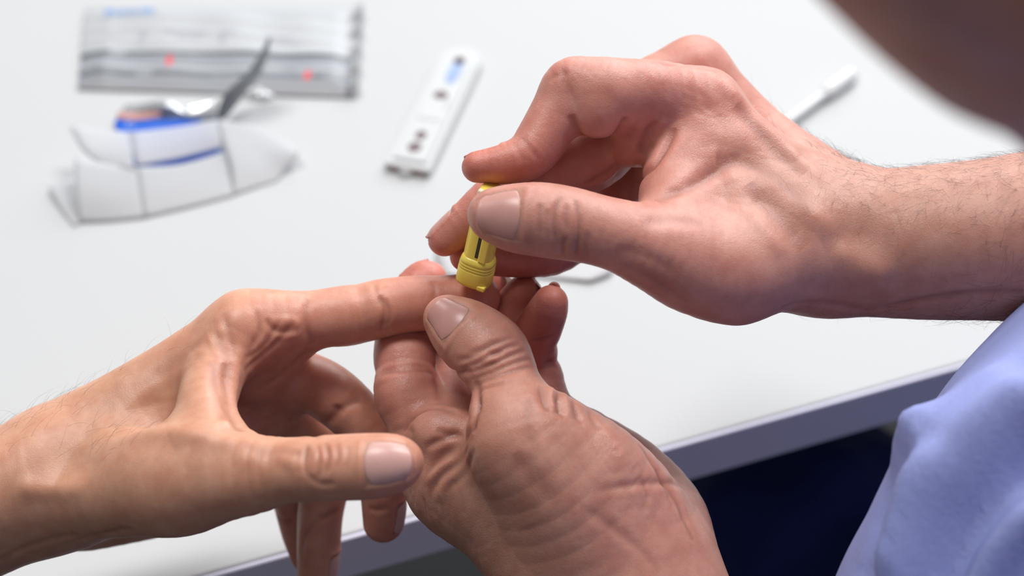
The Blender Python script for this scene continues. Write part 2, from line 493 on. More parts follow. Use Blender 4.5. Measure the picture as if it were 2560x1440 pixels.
def obox(name, org, X, Y, Z, lo, hi, material, parent, bevel=0.0, seg=3):
    bm = bmesh.new()
    vs_ = {}
    for i in (0, 1):
        for j in (0, 1):
            for k in (0, 1):
                vs_[i, j, k] = bm.verts.new([(lo, hi)[i][0], (lo, hi)[j][1], (lo, hi)[k][2]])
    for f in ([(0,0,0),(0,1,0),(1,1,0),(1,0,0)], [(0,0,1),(1,0,1),(1,1,1),(0,1,1)], [(0,0,0),(1,0,0),(1,0,1),(0,0,1)], [(0,1,0),(0,1,1),(1,1,1),(1,1,0)], [(0,0,0),(0,0,1),(0,1,1),(0,1,0)], [(1,0,0),(1,1,0),(1,1,1),(1,0,1)]):
        bm.faces.new([vs_[c] for c in f])
    if bevel: bmesh.ops.bevel(bm, geom=list(bm.edges), offset=bevel, segments=seg, affect='EDGES', profile=.5)
    R = Matrix(((X[0], Y[0], Z[0]), (X[1], Y[1], Z[1]), (X[2], Y[2], Z[2])))
    for v in bm.verts: v.co = Vector(org) + R @ v.co
    bmesh.ops.recalc_face_normals(bm, faces=list(bm.faces))
    me = bpy.data.meshes.new(name); bm.to_mesh(me); bm.free(); me.materials.append(material)
    if bevel: me.polygons.foreach_set('use_smooth', np.ones(len(me.polygons), bool))
    o = bpy.data.objects.new(name, me); col.objects.link(o)
    if bevel:
        md = o.modifiers.new('wn', 'WEIGHTED_NORMAL'); md.keep_sharp = False
    if parent is not None: adopt(o, parent)
    return o
FZ = -.74
Om = p1 + E1 * .25
table = empty('table', (*(Om + E2 * .40)[:2], FZ), 'white laminate table with a grey-shaded front edge under the hands', 'table')
obox('tabletop', Om, E1, E2, ZV, (-.85, -.0012, -.021), (.75, .80, 0), M['table'], table, .0012, 2)
obox('edge_band', Om, E1, E2, ZV, (-.85, -.0032, -.0225), (.75, -.0014, -.0002), M['edge'], table, .0008, 3)
for a in (-.80, .70):
    for b in (.05, .75):
        obox('leg', Om, E1, E2, ZV, (a - .02, b - .02, FZ), (a + .02, b + .02, -.0212), M['leg'], table, .003, 2)
for b in (.05, .75):
    obox('apron', Om, E1, E2, ZV, (-.779, b + (.012 if b < .4 else -.03), -.065), (.679, b + (.03 if b < .4 else -.012), -.0213), M['leg'], table)
fl = mesh_obj('floor', [(-2.5, -2, FZ), (2.5, -2, FZ), (2.5, 3.2, FZ), (-2.5, 3.2, FZ)], [(0, 1, 2, 3)], M['floor']); fl['kind'] = 'structure'

# ------------------------------------------------------------------ patient: left hand held out from the left
def chain(nodes, k=6.0, flat=None): return Chain(nodes, k, flat)
A_idx = chain([(615, 826, 512, 11), (700, 807, 512, 9.7), (780, 798, 514, 8.7), (860, 790, 515, 9.2), (905, 783, 516, 8.9), (960, 770, 516, 8.9), (1040, 759, 517, 8.5), (1100, 757, 518, 8.3), (1160, 750, 519, 8.0), (1192, 745, 520, 7.2)], 7)
A_thb = chain([(450, 1200, 482, 14), (610, 1188, 471, 11.4), (720, 1176, 465, 9.0), (825, 1170, 460, 8.9), (920, 1166, 457, 8.9), (975, 1160, 456, 8.1), (998, 1155, 456, 6.6)], 9)
A_mid = chain([(690, 945, 532, 10.5), (772, 956, 530, 9.2), (838, 993, 528, 9.0), (905, 1060, 528, 8.3), (945, 1150, 531, 7.8), (958, 1220, 534, 7.4), (960, 1280, 538, 6.9), (958, 1306, 540, 6.4)], 5)
A_rng = chain([(690, 1020, 550, 10), (745, 1050, 548, 9), (800, 1120, 548, 8.6), (812, 1200, 550, 8), (800, 1290, 552, 7.4), (796, 1390, 556, 7), (792, 1452, 558, 6.3)], 5)
A_lit = chain([(660, 1085, 562, 9), (710, 1160, 560, 7.6), (735, 1250, 562, 7), (752, 1330, 564, 6.4), (768, 1390, 566, 5.4)], 5)
A_palm = [
    chain([(-620, 1455, 505, 29), (-200, 1325, 512, 22.5), (0, 1255, 512, 20.3), (150, 1200, 512, 19.5)], 10, ((0, .25, 1), .78)),
    chain([(150, 1200, 512, 19.5), (300, 1130, 512, 17), (420, 1060, 514, 15)], 10),
    chain([(170, 1130, 512, 14), (380, 985, 512, 12), (615, 826, 512, 11)], 10),
    chain([(170, 1180, 530, 15), (420, 1060, 532, 13), (690, 945, 532, 10.5)], 10),
    chain([(180, 1215, 545, 14), (420, 1120, 550, 13), (690, 1020, 550, 10)], 10),
    chain([(190, 1250, 553, 13), (400, 1180, 562, 13), (660, 1085, 562, 9)], 10),
    chain([(150, 1295, 540, 9), (230, 1300, 546, 9), (360, 1265, 555, 11)], 9),
    chain([(230, 1225, 500, 14), (330, 1212, 490, 15), (450, 1200, 482, 14)], 11),
    chain([(585, 870, 506, 7), (528, 960, 497, 9), (514, 1030, 488, 9), (530, 1120, 478, 10)], 8),
    chain([(722, 850, 518, 8.0), (640, 932, 522, 10)], 4),
    chain([(690, 1000, 538, 10), (560, 1060, 535, 14)], 6),
]
handA = Hand(Sdf(A_palm, [A_idx, A_thb, A_mid, A_rng, A_lit]), H, (.71, .40, .275))

# ------------------------------------------------------------------ health worker: left hand from below, right hand from the right
B_thb = chain([(1300, 1100, 483, 13), (1280, 1030, 486, 11.2), (1266, 965, 489, 9.8), (1250, 925, 491, 10.4), (1222, 880, 493, 11.2), (1168, 836, 496, 10.2), (1125, 803, 498, 7.6), (1118, 797, 498, 7.0)], 9)
B_idx = chain([(1085, 1090, 513, 10.2), (1045, 1040, 514, 9.6), (1020, 985, 515, 10.3), (1013, 930, 518, 8.9), (1012, 890, 521, 9.6), (1014, 830, 530, 8.9), (1030, 755, 538, 8), (1056, 708, 540, 6.8), (1072, 700, 540, 6.0)], 6)
B_mid = chain([(1160, 1050, 520, 9.4), (1146, 985, 521, 9.7), (1145, 930, 523, 8.6), (1152, 885, 526, 9.3), (1180, 800, 534, 8.8), (1212, 730, 538, 7.4), (1218, 700, 538, 5.6)], 5)
B_rng = chain([(1230, 1040, 518, 10), (1230, 930, 524, 9.5), (1250, 850, 526, 9), (1288, 782, 526, 7.8), (1308, 742, 524, 6.5)], 5)
B_lit = chain([(1345, 1020, 523, 8.6), (1351, 950, 524, 7.3), (1343, 910, 523, 6.1), (1338, 880, 522, 6.9), (1338, 852, 520, 6.4), (1346, 825, 517, 7), (1368, 780, 512, 6.1), (1377, 756, 510, 5.2)], 5)
B_palm = [
    chain([(1790, 2150, 475, 31), (1640, 1750, 490, 26), (1535, 1450, 498, 22)], 10, ((1, .2, 0), .74)),
    chain([(1535, 1450, 498, 22), (1420, 1330, 500, 21), (1330, 1240, 500, 19), (1210, 1180, 505, 17)], 12, ((1, 0, 0), .86)),
    chain([(1300, 1100, 483, 13), (1370, 1200, 484, 16), (1450, 1320, 490, 19), (1520, 1450, 498, 20)], 10),
    chain([(1400, 1090, 490, 11), (1490, 1175, 491, 14), (1560, 1290, 497, 18), (1580, 1400, 500, 18)], 9),
    chain([(1570, 1210, 521, 13), (1625, 1300, 517, 17), (1640, 1380, 513, 18), (1640, 1480, 508, 18)], 7),
    chain([(1085, 1110, 512, 11.5), (1128, 1215, 509, 13), (1270, 1300, 505, 15), (1430, 1420, 500, 18)], 10),
    chain([(1150, 1050, 517, 10), (1300, 1180, 517, 14)], 8),
    chain([(1230, 1040, 519, 10), (1400, 1180, 520, 14)], 8),
    chain([(1340, 1040, 523, 9.5), (1480, 1150, 524, 14), (1570, 1230, 521, 13)], 8),
    chain([(1100, 1085, 501, 8.6), (1130, 1090, 500, 8.4)], 3.0),
]
handB = Hand(Sdf(B_palm, [B_thb, B_idx, B_mid, B_rng, B_lit]), H, (.66, .345, .265))

C_thb = chain([(1840, 675, 492, 14.2), (1745, 664, 487, 13.5), (1655, 632, 483, 12), (1570, 597, 481, 10.6), (1500, 577, 480, 10), (1420, 559, 480, 10.4), (1350, 549, 480, 10.5), (1290, 545, 481, 9.7), (1245, 539, 482, 8.1), (1232, 537, 482, 7.2)], 8)
C_idx = chain([(1755, 275, 515, 11.5), (1650, 246, 507, 10.7), (1560, 238, 502, 10.4), (1480, 224, 500, 9.2), (1425, 218, 500, 8.1), (1392, 275, 500, 7.5), (1356, 345, 499, 7.6), (1318, 390, 497, 6.8), (1255, 411, 495.5, 5.6), (1192, 418, 495, 4.4)], 6, ((0, .3, 1), .82))
C_mid = chain([(1735, 180, 540, 10.5), (1620, 230, 535, 10), (1540, 325, 524, 10.6), (1478, 395, 517, 10.2), (1350, 445, 516, 8.4), (1250, 490, 512, 7.6), (1172, 552, 512, 6.4), (1112, 598, 513, 5.2)], 5)
C_rng = chain([(1700, 270, 556, 10), (1600, 390, 545, 9), (1500, 520, 536, 8.6), (1400, 620, 526, 7.4), (1315, 645, 521, 6.0), (1230, 640, 519, 6), (1162, 641, 519, 4.6)], 5)
C_lit = chain([(1700, 330, 570, 9), (1560, 400, 562, 8), (1480, 500, 555, 7.2), (1400, 560, 548, 6)], 5)
C_palm = [
    chain([(2960, 572, 496, 33), (2560, 594, 505, 25.2), (2300, 607, 510, 23), (2100, 607, 515, 21.6), (2000, 590, 515, 21)], 10, ((0, 0, 1), .78)),
    chain([(2040, 590, 515, 20), (1930, 560, 512, 19), (1830, 500, 512, 17)], 10),
    chain([(1755, 275, 515, 11.5), (1890, 415, 511, 12), (2060, 540, 514, 16)], 10),
    chain([(1738, 178, 540, 10.3), (1885, 345, 540, 11.5), (2060, 510, 532, 16)], 9),
    chain([(1710, 250, 558, 10), (1860, 420, 556, 12), (2060, 560, 545, 17)], 9),
    chain([(1690, 320, 570, 9), (1850, 480, 568, 12), (2050, 600, 548, 16)], 9),
    chain([(1840, 675, 492, 14.2), (1930, 648, 498, 15), (2050, 620, 508, 17)], 10),
    chain([(1720, 370, 506, 10), (1690, 450, 500, 10), (1690, 550, 492, 11), (1720, 640, 488, 11)], 11),
    chain([(1800, 430, 510, 13), (1840, 540, 504, 15)], 11),
    chain([(1510, 255, 498, 8.5), (1490, 274, 497, 8.2)], 3),
    chain([(1608, 290, 509, 10), (1590, 358, 508, 7.2)], 3.5),
]
handC = Hand(Sdf(C_palm, [C_thb, C_idx, C_mid, C_rng, C_lit]), H, (.67, .34, .275))
nailsA, nailsB, nailsC, hairsW, hairsP = [], [], [], [], []
def strokes(hand, lst):
    for pts, dep, wd in lst: hand.stroke(pts, dep, wd)
def fan(hand, a0, a1, b0, b1, n, dep, wd, jit=5.0, seed=0):
    """a row of n fine creases swept from line a0-a1 to line b0-b1"""
    r_ = np.random.RandomState(seed)
    a0, a1, b0, b1 = map(np.array, (a0, a1, b0, b1))
    for i in range(n):
        t = (i + r_.uniform(-.3, .3)) / max(n - 1, 1)
        p, q = a0 + (b0 - a0) * t, a1 + (b1 - a1) * t
        s0, s1 = sorted((r_.uniform(-.05, .35), r_.uniform(.6, 1.05)))
        m = (p + q) / 2 + r_.normal(0, jit, 2)
        hand.stroke([p + (q - p) * s0, m, p + (q - p) * s1], dep * .55 * r_.uniform(.4, 1.2), wd * r_.uniform(.8, 1.2))
# ---------------- patient's hand
A = handA
A.chain_blush(A_idx, .25, 1, 13, (.66, .31, .235), .75); A.chain_blush(A_idx, .72, 1, 12, (.64, .25, .19), .6)
A.chain_blush(A_mid, .0, 1, 13, (.63, .30, .22), .7); A.chain_blush(A_mid, .75, 1, 12, (.64, .24, .18), .55)
A.chain_blush(A_rng, .0, 1, 13, (.61, .29, .22), .7); A.chain_blush(A_lit, .0, 1, 13, (.61, .29, .22), .7)
A.chain_blush(A_thb, .78, 1, 12, (.68, .34, .25), .6)
for bx_, by_, br_, ba_ in ((680, 880, 16, .6), (650, 1000, 16, .6), (590, 980, 9, .35), (800, 1160, 6, .35), (760, 1000, 14, .3), (240, 900, 18, -.0)):
    if ba_ > 0: A.blush(bx_, by_, br_, (.66, .29, .22), ba_)
A.blush(330, 1010, 22, (.50, .29, .19), .45); A.blush(200, 1240, 25, (.50, .29, .19), .35)
strokes(A, [
    # index finger: joint creases, base crease, tip fold
    ([(948, 735), (962, 780), (950, 832)], -.7, .9), ([(962, 745), (974, 785), (964, 826)], -.45, .7), ([(932, 700), (942, 740), (950, 770)], -.3, .8),
    ([(770, 745), (762, 800), (782, 862)], -.55, 1.3), ([(1078, 700), (1088, 728), (1080, 752)], -.25, .9), ([(905, 712), (912, 760), (908, 800)], -.12, 1.0),
    # heart-line fan on the side of the palm
    ([(735, 800), (690, 860), (640, 905), (610, 930)], -.6, 1.2), ([(700, 795), (660, 870), (605, 900)], -.5, 1.0), ([(665, 795), (690, 830), (745, 825)], -.5, 1.0), ([(770, 868), (725, 925), (640, 975)], -.4, 1.3), ([(640, 770), (650, 830), (618, 880)], -.4, 1.0),
    ([(675, 810), (720, 800), (755, 815)], .6, 1.6), ([(690, 845), (720, 835), (750, 845)], .5, 1.6),
    # web between thumb and index: ridges and hollow
    ([(560, 900), (580, 990), (597, 1085)], -1.3, 2.2), ([(530, 890), (548, 990), (560, 1060)], -.7, 2.0), ([(590, 860), (600, 960), (600, 1080)], .7, 1.8), ([(545, 960), (560, 1040), (590, 1090)], .6, 1.5),
    ([(560, 780), (575, 840), (590, 900)], -.35, 1.1), ([(535, 820), (560, 880), (580, 940)], -.35, 1.2),
    # thumb tendons and the hollow at the wrist
    ([(250, 1085), (420, 1078), (560, 1098), (680, 1120)], 1.5, 3.4), ([(30, 1215), (120, 1225), (220, 1215)], 1.2, 3.2), ([(560, 1135), (680, 1140), (760, 1160)], .5, 3.0), ([(640, 1125), (720, 1130), (790, 1140)], -.5, 2.2),
    ([(200, 1120), (330, 1000), (480, 880), (590, 790)], .6, 2.6), ([(360, 960), (440, 900), (520, 840)], -.4, 2.4),
    # thumb joint wrinkles
    ([(768, 1108), (760, 1150), (768, 1195)], -.55, .9), ([(790, 1100), (800, 1150), (792, 1205)], -.4, .8), ([(812, 1105), (822, 1145), (812, 1190)], -.55, .8), ([(838, 1100), (846, 1140), (838, 1180)], -.35, .8), ([(866, 1108), (870, 1140), (864, 1180)], -.25, .8), ([(745, 1120), (742, 1160), (748, 1190)], -.25, 1.0),
    ([(770, 1185), (800, 1212), (840, 1205)], -.4, 1.0), ([(600, 1110), (680, 1150), (740, 1185)], -.35, 2.0),
    # middle, ring and little finger creases
    ([(838, 1030), (870, 1010), (905, 1000)], -.6, 1.4), ([(800, 1062), (835, 1040), (846, 1010)], -.9, 1.6), ([(770, 1265), (795, 1300), (850, 1272)], -.7, 1.2), ([(795, 1300), (760, 1340), (752, 1400)], -.4, 1.2), ([(688, 1290), (712, 1305), (740, 1300)], -.6, 1.1), ([(918, 1270), (940, 1276), (975, 1268)], -.3, 1.1),
    ([(720, 1050), (770, 1085), (800, 1090)], -.4, 1.2),
    # wrist folds
    ([(150, 1375), (240, 1345), (330, 1320)], -.7, 1.4), ([(0, 1400), (90, 1360), (200, 1330)], -.5, 1.6),
])
A.bump(150, 1145, 9, -2.6); A.bump(215, 1150, 7, -1.4); A.bump(420, 960, 14, -1.2); A.bump(590, 790, 7, .8)
fan(A, (420, 850), (520, 960), (560, 760), (610, 900), 9, -.16, .7, 6, 1)
fan(A, (620, 1110), (640, 1250), (740, 1110), (745, 1240), 8, -.10, .8, 5, 2)
A.nail(K(922, 1162, 457), K(1040, 1157, 456), (0, .16, 1), 12.6, 13.0, square=.8, parent_list=nailsA, material='nail_pale')
A.nail(K(962, 1240, 536), K(958, 1345, 541), (1, .05, .42), 11.5, 10.5, square=.8, parent_list=nailsA, material='nail_pale')
A.nail(K(798, 1375, 556), K(792, 1480, 559), (1, 0, .36), 11.0, 10.5, square=.8, parent_list=nailsA, material='nail_pale')
# ---------------- worker's left hand
B = handB
for c_ in (B_idx, B_mid, B_rng, B_lit): B.chain_blush(c_, 0, 1, 13, (.60, .26, .215), .8); B.chain_blush(c_, .7, 1, 11, (.62, .22, .17), .6)
B.chain_blush(B_thb, .55, 1, 13, (.60, .31, .24), .5)
for bx_, by_, br_, ba_ in ((1090, 1080, 13, .7), (1130, 1150, 13, .45), (1560, 1130, 26, .4), (1620, 1250, 26, .5), (1150, 990, 12, .5)): B.blush(bx_, by_, br_, (.66, .33, .27), ba_)
B.blush(1150, 1290, 26, (.46, .27, .19), .6); B.blush(1300, 1400, 30, (.48, .27, .19), .5); B.blush(1400, 1180, 20, (.55, .30, .22), .4)
strokes(B, [
    # thumb knuckle: a bundle of curved folds
    ([(1136, 902), (1180, 893), (1236, 862), (1290, 838)], -.55, .8), ([(1150, 920), (1200, 905), (1258, 872), (1305, 858)], -.75, .85), ([(1160, 934), (1215, 917), (1270, 892), (1318, 872)], -.8, .85), ([(1172, 950), (1226, 932), (1290, 905), (1330, 895)], -.7, .85), ([(1182, 966), (1235, 945), (1300, 922), (1336, 912)], -.5, .9), ([(1165, 882), (1208, 872), (1250, 848)], -.4, .8), ([(1185, 980), (1220, 968), (1262, 955)], -.4, .9),
    ([(1215, 880), (1240, 885), (1262, 876)], -.5, .8), ([(1200, 905), (1230, 900), (1248, 893)], .4, .9),
    # folds where the thumb meets the palm and the web
    ([(1192, 985), (1188, 1040), (1180, 1080)], -1.0, 1.3), ([(1195, 1060), (1150, 1110), (1090, 1150), (1060, 1190)], -1.1, 1.3), ([(1188, 1085), (1150, 1150), (1100, 1190), (1070, 1240)], -.9, 1.2), ([(1190, 1120), (1160, 1180), (1110, 1230)], -.7, 1.2), ([(1060, 1120), (1110, 1095), (1160, 1085)], -.8, 1.1), ([(1090, 1072), (1120, 1085), (1150, 1078)], -.6, 1.0),
    ([(1005, 1078), (1040, 1032), (1105, 1012), (1175, 1042)], -.9, 1.1), ([(1100, 1010), (1140, 1022), (1182, 1055)], -.6, 1.1),
    ([(1060, 1215), (1100, 1170), (1170, 1120)], .7, 1.8), ([(1090, 1260), (1120, 1200), (1180, 1130)], .6, 1.8),
    # index and middle creases
    ([(945, 935), (1010, 927), (1088, 930)], -.8, 1.0), ([(950, 926), (1020, 914), (1075, 916)], -.45, .9), ([(1090, 925), (1140, 930), (1180, 926)], -.7, 1.0), ([(945, 850), (1000, 842), (1060, 842)], -.3, 1.2), ([(975, 1082), (1010, 1070), (1040, 1085)], -.4, 1.1),
    # little finger
    ([(1328, 852), (1356, 848), (1392, 838)], -.6, .9), ([(1336, 908), (1362, 908), (1388, 902)], -.9, 1.0), ([(1342, 916), (1368, 918), (1394, 914)], -.4, .9),
    # loose skin over the thumb's ball
    ([(1352, 965), (1358, 1000), (1372, 1030)], -.9, 1.3), ([(1388, 972), (1392, 1010), (1408, 1045)], -1.0, 1.3), ([(1372, 968), (1376, 1000), (1390, 1030)], .7, 1.4), ([(1425, 985), (1432, 1025), (1452, 1060)], -.7, 1.3), ([(1408, 978), (1414, 1010), (1430, 1045)], .6, 1.4), ([(1462, 1005), (1476, 1050), (1500, 1080)], -.5, 1.4),
    ([(1330, 990), (1320, 1060), (1340, 1130)], -.5, 2.2), ([(1480, 1035), (1540, 1110), (1580, 1190)], .8, 3.0), ([(1290, 1130), (1330, 1190), (1400, 1260)], -.5, 3.0),
    # palm and wrist lines
    ([(1595, 1108), (1650, 1185), (1700, 1265), (1730, 1350)], -.8, 1.4), ([(1480, 1230), (1560, 1215), (1650, 1205), (1710, 1215)], -.5, 1.2), ([(1450, 1262), (1520, 1310), (1600, 1370), (1650, 1430)], -.4, 1.6), ([(1640, 1170), (1670, 1230), (1690, 1290)], -.4, 1.2), ([(1600, 1190), (1620, 1240), (1600, 1290)], -.3, 1.2),
])
B.stroke([(1084, 870), (1098, 940), (1112, 1010)], -1.3, 1.4); B.stroke([(1186, 950), (1192, 1000), (1192, 1040)], -1.2, 1.4)
B.bump(1384, 984, 3.2, 1.6); B.bump(1422, 998, 3.6, 1.1); B.bump(1462, 1020, 4, .8)
B.bump(1560, 1120, 12, .8); B.bump(1230, 1180, 12, .6)
fan(B, (1015, 1200), (1035, 1300), (1110, 1230), (1130, 1350), 12, -.38, .7, 5, 3)
fan(B, (1040, 1160), (1030, 1230), (1150, 1200), (1170, 1330), 8, -.25, .7, 5, 4)
fan(B, (1300, 1130), (1350, 1260), (1500, 1060), (1600, 1180), 12, -.10, .8, 6, 5)
fan(B, (1480, 1180), (1620, 1150), (1500, 1300), (1720, 1290), 9, -.10, .9, 4, 6)
fan(B, (1420, 1340), (1600, 1300), (1500, 1430), (1740, 1390), 8, -.10, .9, 4, 16)
fan(B, (1200, 1330), (1340, 1250), (1330, 1420), (1450, 1330), 9, -.07, .9, 6, 7)
fan(B, (1545, 1075), (1500, 1130), (1640, 1180), (1590, 1240), 9, -.2, .7, 5, 8)
B.nail(K(1163, 834, 496), K(1095, 772, 499), (-.02, .06, 1), 11.4, 12.6, square=.55, parent_list=nailsB)
B.nail(K(1368, 790, 512), K(1381, 736, 509), (.12, .35, -1), 9.6, 8.5, square=.5, parent_list=nailsB)
B.nail(K(1040, 728, 539), K(1085, 694, 540), (-.45, .8, -.5), 9.5, 10, square=.5, parent_list=nailsB)
B.nail(K(1296, 768, 525), K(1312, 725, 523), (0, .25, -1), 9.5, 10, square=.5, parent_list=nailsB)
# ---------------- worker's right hand
C = handC
for c_ in (C_mid, C_rng, C_lit): C.chain_blush(c_, .3, 1, 13, (.60, .25, .20), .8)
C.chain_blush(C_idx, .72, 1, 12, (.64, .23, .18), .75); C.chain_blush(C_idx, .2, .7, 14, (.62, .31, .25), .5); C.chain_blush(C_rng, .6, 1, 11, (.62, .20, .15), .6)
C.chain_blush(C_thb, .6, 1, 14, (.56, .31, .245), .5)
for bx_, by_, br_, ba_ in ((1420, 200, 9, .4), (1700, 240, 18, .5), (1740, 130, 9, .55), (1860, 290, 20, .45), (1640, 360, 14, .4), (2180, 640, 18, .35), (1760, 700, 22, .35), (1590, 380, 12, .4)): C.blush(bx_, by_, br_, (.66, .30, .25), ba_)
C.blush(2250, 600, 45, (.52, .30, .215), .5); C.blush(2450, 600, 45, (.50, .29, .21), .5); C.blush(1950, 450, 18, (.55, .31, .22), .4)
strokes(C, [
    # thumb joint wrinkles
    ([(1402, 485), (1388, 530), (1386, 575), (1394, 615)], -.6, .95), ([(1438, 495), (1447, 545), (1446, 595), (1440, 640)], -.65, .95), ([(1352, 505), (1348, 550), (1353, 600)], -.45, .95), ([(1368, 520), (1366, 560), (1371, 600)], -.3, .9), ([(1412, 590), (1406, 620), (1408, 648)], -.6, .95), ([(1418, 505), (1414, 545), (1418, 580)], -.3, .9), ([(1470, 575), (1464, 615), (1470, 655)], -.3, 1.1),
    # index finger flesh folds and the deep fold to the web
    ([(1428, 285), (1440, 318), (1466, 354)], -.8, 1.3), ([(1564, 290), (1552, 320), (1530, 352)], -.9, 1.3), ([(1690, 318), (1655, 380), (1622, 430), (1590, 485)], -1.5, 1.5), ([(1640, 300), (1610, 340), (1600, 385)], -.7, 1.4), ([(1665, 290), (1645, 330), (1625, 365)], .8, 1.8), ([(1600, 300), (1590, 340), (1580, 380)], .6, 1.8),
    ([(1300, 340), (1318, 368), (1350, 400)], -.35, 1.1), ([(1285, 352), (1300, 380), (1320, 410)], -.3, 1.0), ([(1370, 195), (1392, 190), (1420, 175)], -.3, 1.2), ([(1400, 160), (1410, 190), (1400, 215)], -.25, 1.0),
    # web and ball of the thumb
    ([(1640, 500), (1710, 470), (1770, 440), (1830, 395)], -1.3, 2.2), ([(1600, 560), (1680, 545), (1760, 560)], -.5, 2.2), ([(1540, 620), (1620, 640), (1700, 690)], -.4, 2.0), ([(1560, 660), (1640, 700), (1720, 760)], -.35, 1.6),
    # tendons and hollows on the back of the hand
    ([(1795, 180), (1880, 280), (1980, 380), (2070, 470)], 1.2, 3.0), ([(1840, 260), (1920, 350), (2010, 440)], -.8, 3.0), ([(1850, 385), (1930, 440), (2010, 520), (2090, 590)], 1.7, 3.6), ([(1790, 395), (1870, 398), (1960, 460), (2030, 540)], -1.5, 3.0), ([(1870, 455), (1950, 540), (2010, 620)], -.9, 4.2), ([(1830, 480), (1900, 560), (1960, 640)], .9, 3.4),
    ([(2090, 610), (2160, 665), (2240, 690)], 1.2, 4.0), ([(1740, 160), (1800, 210), (1850, 260)], .5, 2.4), ([(1650, 152), (1730, 158), (1800, 172)], -.9, 1.2),
    ([(1950, 770), (2060, 760), (2180, 785)], -.5, 1.8), ([(2160, 790), (2260, 760), (2400, 735), (2560, 725)], -.9, 1.8),
])
C.bump(2150, 590, 8, -1.8); C.bump(1880, 400, 8, -1.4); C.bump(2180, 690, 9, 1.2); C.bump(1830, 760, 10, .8); C.bump(1742, 140, 6, .6)
C.stroke([(1440, 325), (1490, 344), (1530, 325)], .7, 1.6); C.stroke([(1470, 468), (1520, 446), (1552, 420)], .7, 1.2); C.stroke([(1460, 458), (1510, 436), (1545, 408)], -.5, .9)
fan(C, (1580, 165), (1640, 250), (1760, 190), (1800, 330), 13, -.22, .75, 6, 9)
fan(C, (1700, 180), (1800, 260), (1680, 250), (1840, 330), 8, -.18, .75, 6, 10)
fan(C, (2030, 480), (2040, 620), (2200, 440), (2260, 640), 18, -.16, .75, 4, 11)
fan(C, (1520, 545), (1500, 650), (1700, 600), (1680, 740), 10, -.13, .8, 5, 12)
fan(C, (1380, 170), (1440, 215), (1560, 165), (1600, 230), 9, -.10, .7, 5, 13)
C.nail(K(1310, 543, 481), K(1196, 537, 482), (0, .05, 1), 13.0, 14.4, square=.85, parent_list=nailsC)
C.nail(K(1252, 409, 495.5), K(1172, 417, 495), (-.10, 1, -.12), 10.5, 11, over=1, square=.5, parent_list=nailsC)
C.nail(K(1160, 562, 512.5), K(1096, 610, 513), (-.62, .72, .16), 11.5, 10.5, over=1.5, square=.5, parent_list=nailsC)
# ---------------- body hair
def reg_c(P, N):
    x = P[:, 0]; up_ = np.clip(N[:, 1] * 1.2 + .35, 0, 1)
    return np.clip((x - 86) / 25, 0, 1) * (up_ ** 1.5 + .22) * (x < 190)
hairsW.append(hairs('arm_hair', C, reg_c, 3300, 6.5, 5, (-.35, -.35, .1), M['hair'], .026, .42))
def reg_c2(P, N): return np.clip((P[:, 0] - 120) / 25, 0, 1) * (N[:, 1] < -.1) * (P[:, 0] < 185)
hairsW.append(hairs('arm_hair', C, reg_c2, 420, 9, 6, (-.5, -.5, .2), M['hair'], .036, .4))
def reg_c3(P, N): return (P[:, 0] > 72) * (P[:, 0] < 112) * np.clip(N[:, 1] - .3, 0, 1)
hairsW.append(hairs('arm_hair', C, reg_c3, 130, 6, 9, (-.5, .4, .1), M['hair'], .030, .8))
def reg_a(P, N): return (P[:, 0] < -95) * np.clip(N[:, 1] - .2, 0, 1) * np.clip((-80 - P[:, 0]) / 40, 0, 1)
hairsP.append(hairs('arm_hair', A, reg_a, 650, 8.5, 7, (.6, .55, .1), M['hair'], .026, .7))

oA = handA.finish('body', M['skin_patient'])
oB = handB.finish('body', M['skin_worker'])
oC = handC.finish('body', M['skin_worker'])
# ------------------------------------------------------------------ the rest of the two people: head, shirt, sleeves, trousers
def wch(pts, k=20.0, flat=None):                        # chain from world millimetres
    n = []
    for x, y, z, r in pts: n.append((*to_cam(np.array([x, y, z]) / 1000), r))
    if flat is not None: flat = (ROT.T @ np.array(flat[0], float), flat[1])
    return Chain(n, k, flat, 4, cam=False)
def to_w(px, py, d): return to_world(K(px, py, d)) * 1000
hc = to_w(2985, -1015, 245)
neck_dir = np.array([.62, -.50, -.60]); neck_dir /= np.linalg.norm(neck_dir)
face = np.array([-.13, .51, -.85]); face /= np.linalg.norm(face)
up = -neck_dir; up = up - face * (up @ face); up /= np.linalg.norm(up); side = np.cross(face, up)
def hp(f_, u_, s_): return hc + face * f_ + up * u_ + side * s_
def hn(f_, u_, s_, r): return (*hp(f_, u_, s_), r)
nb = hp(-10, -60, 0) + neck_dir * 20; ne = hp(-25, -60, 0) + neck_dir * 130
head_sdf = Sdf([
    wch([hn(0, 0, 0, 76)]), wch([hn(-12, 38, 0, 68)], 30), wch([hn(22, -42, 0, 56), hn(38, -74, 0, 36)], 30),
    wch([hn(72, 2, 0, 9), hn(92, -22, 0, 12)], 8), wch([hn(78, -26, -9, 8), hn(78, -26, 9, 8)], 6),
    wch([hn(70, 22, -32, 13), hn(74, 24, 0, 9), hn(70, 22, 32, 13)], 12),
    wch([hn(72, -52, -18, 6), hn(79, -51, 0, 8), hn(72, -52, 18, 6)], 4), wch([hn(70, -62, -14, 6), hn(76, -62, 0, 8), hn(70, -62, 14, 6)], 3),
    wch([hn(-8, 14, 74, 11), hn(-14, -8, 78, 12), hn(-4, -28, 72, 8)], 4), wch([hn(-8, 14, -74, 11), hn(-14, -8, -78, 12), hn(-4, -28, -72, 8)], 4),
    wch([(*nb, 56), (*ne, 60)], 22)])
headH = Hand(head_sdf, 2.6, (.60, .32, .25))
def wcam(p): return to_cam(np.array(p[:3]) / 1000)
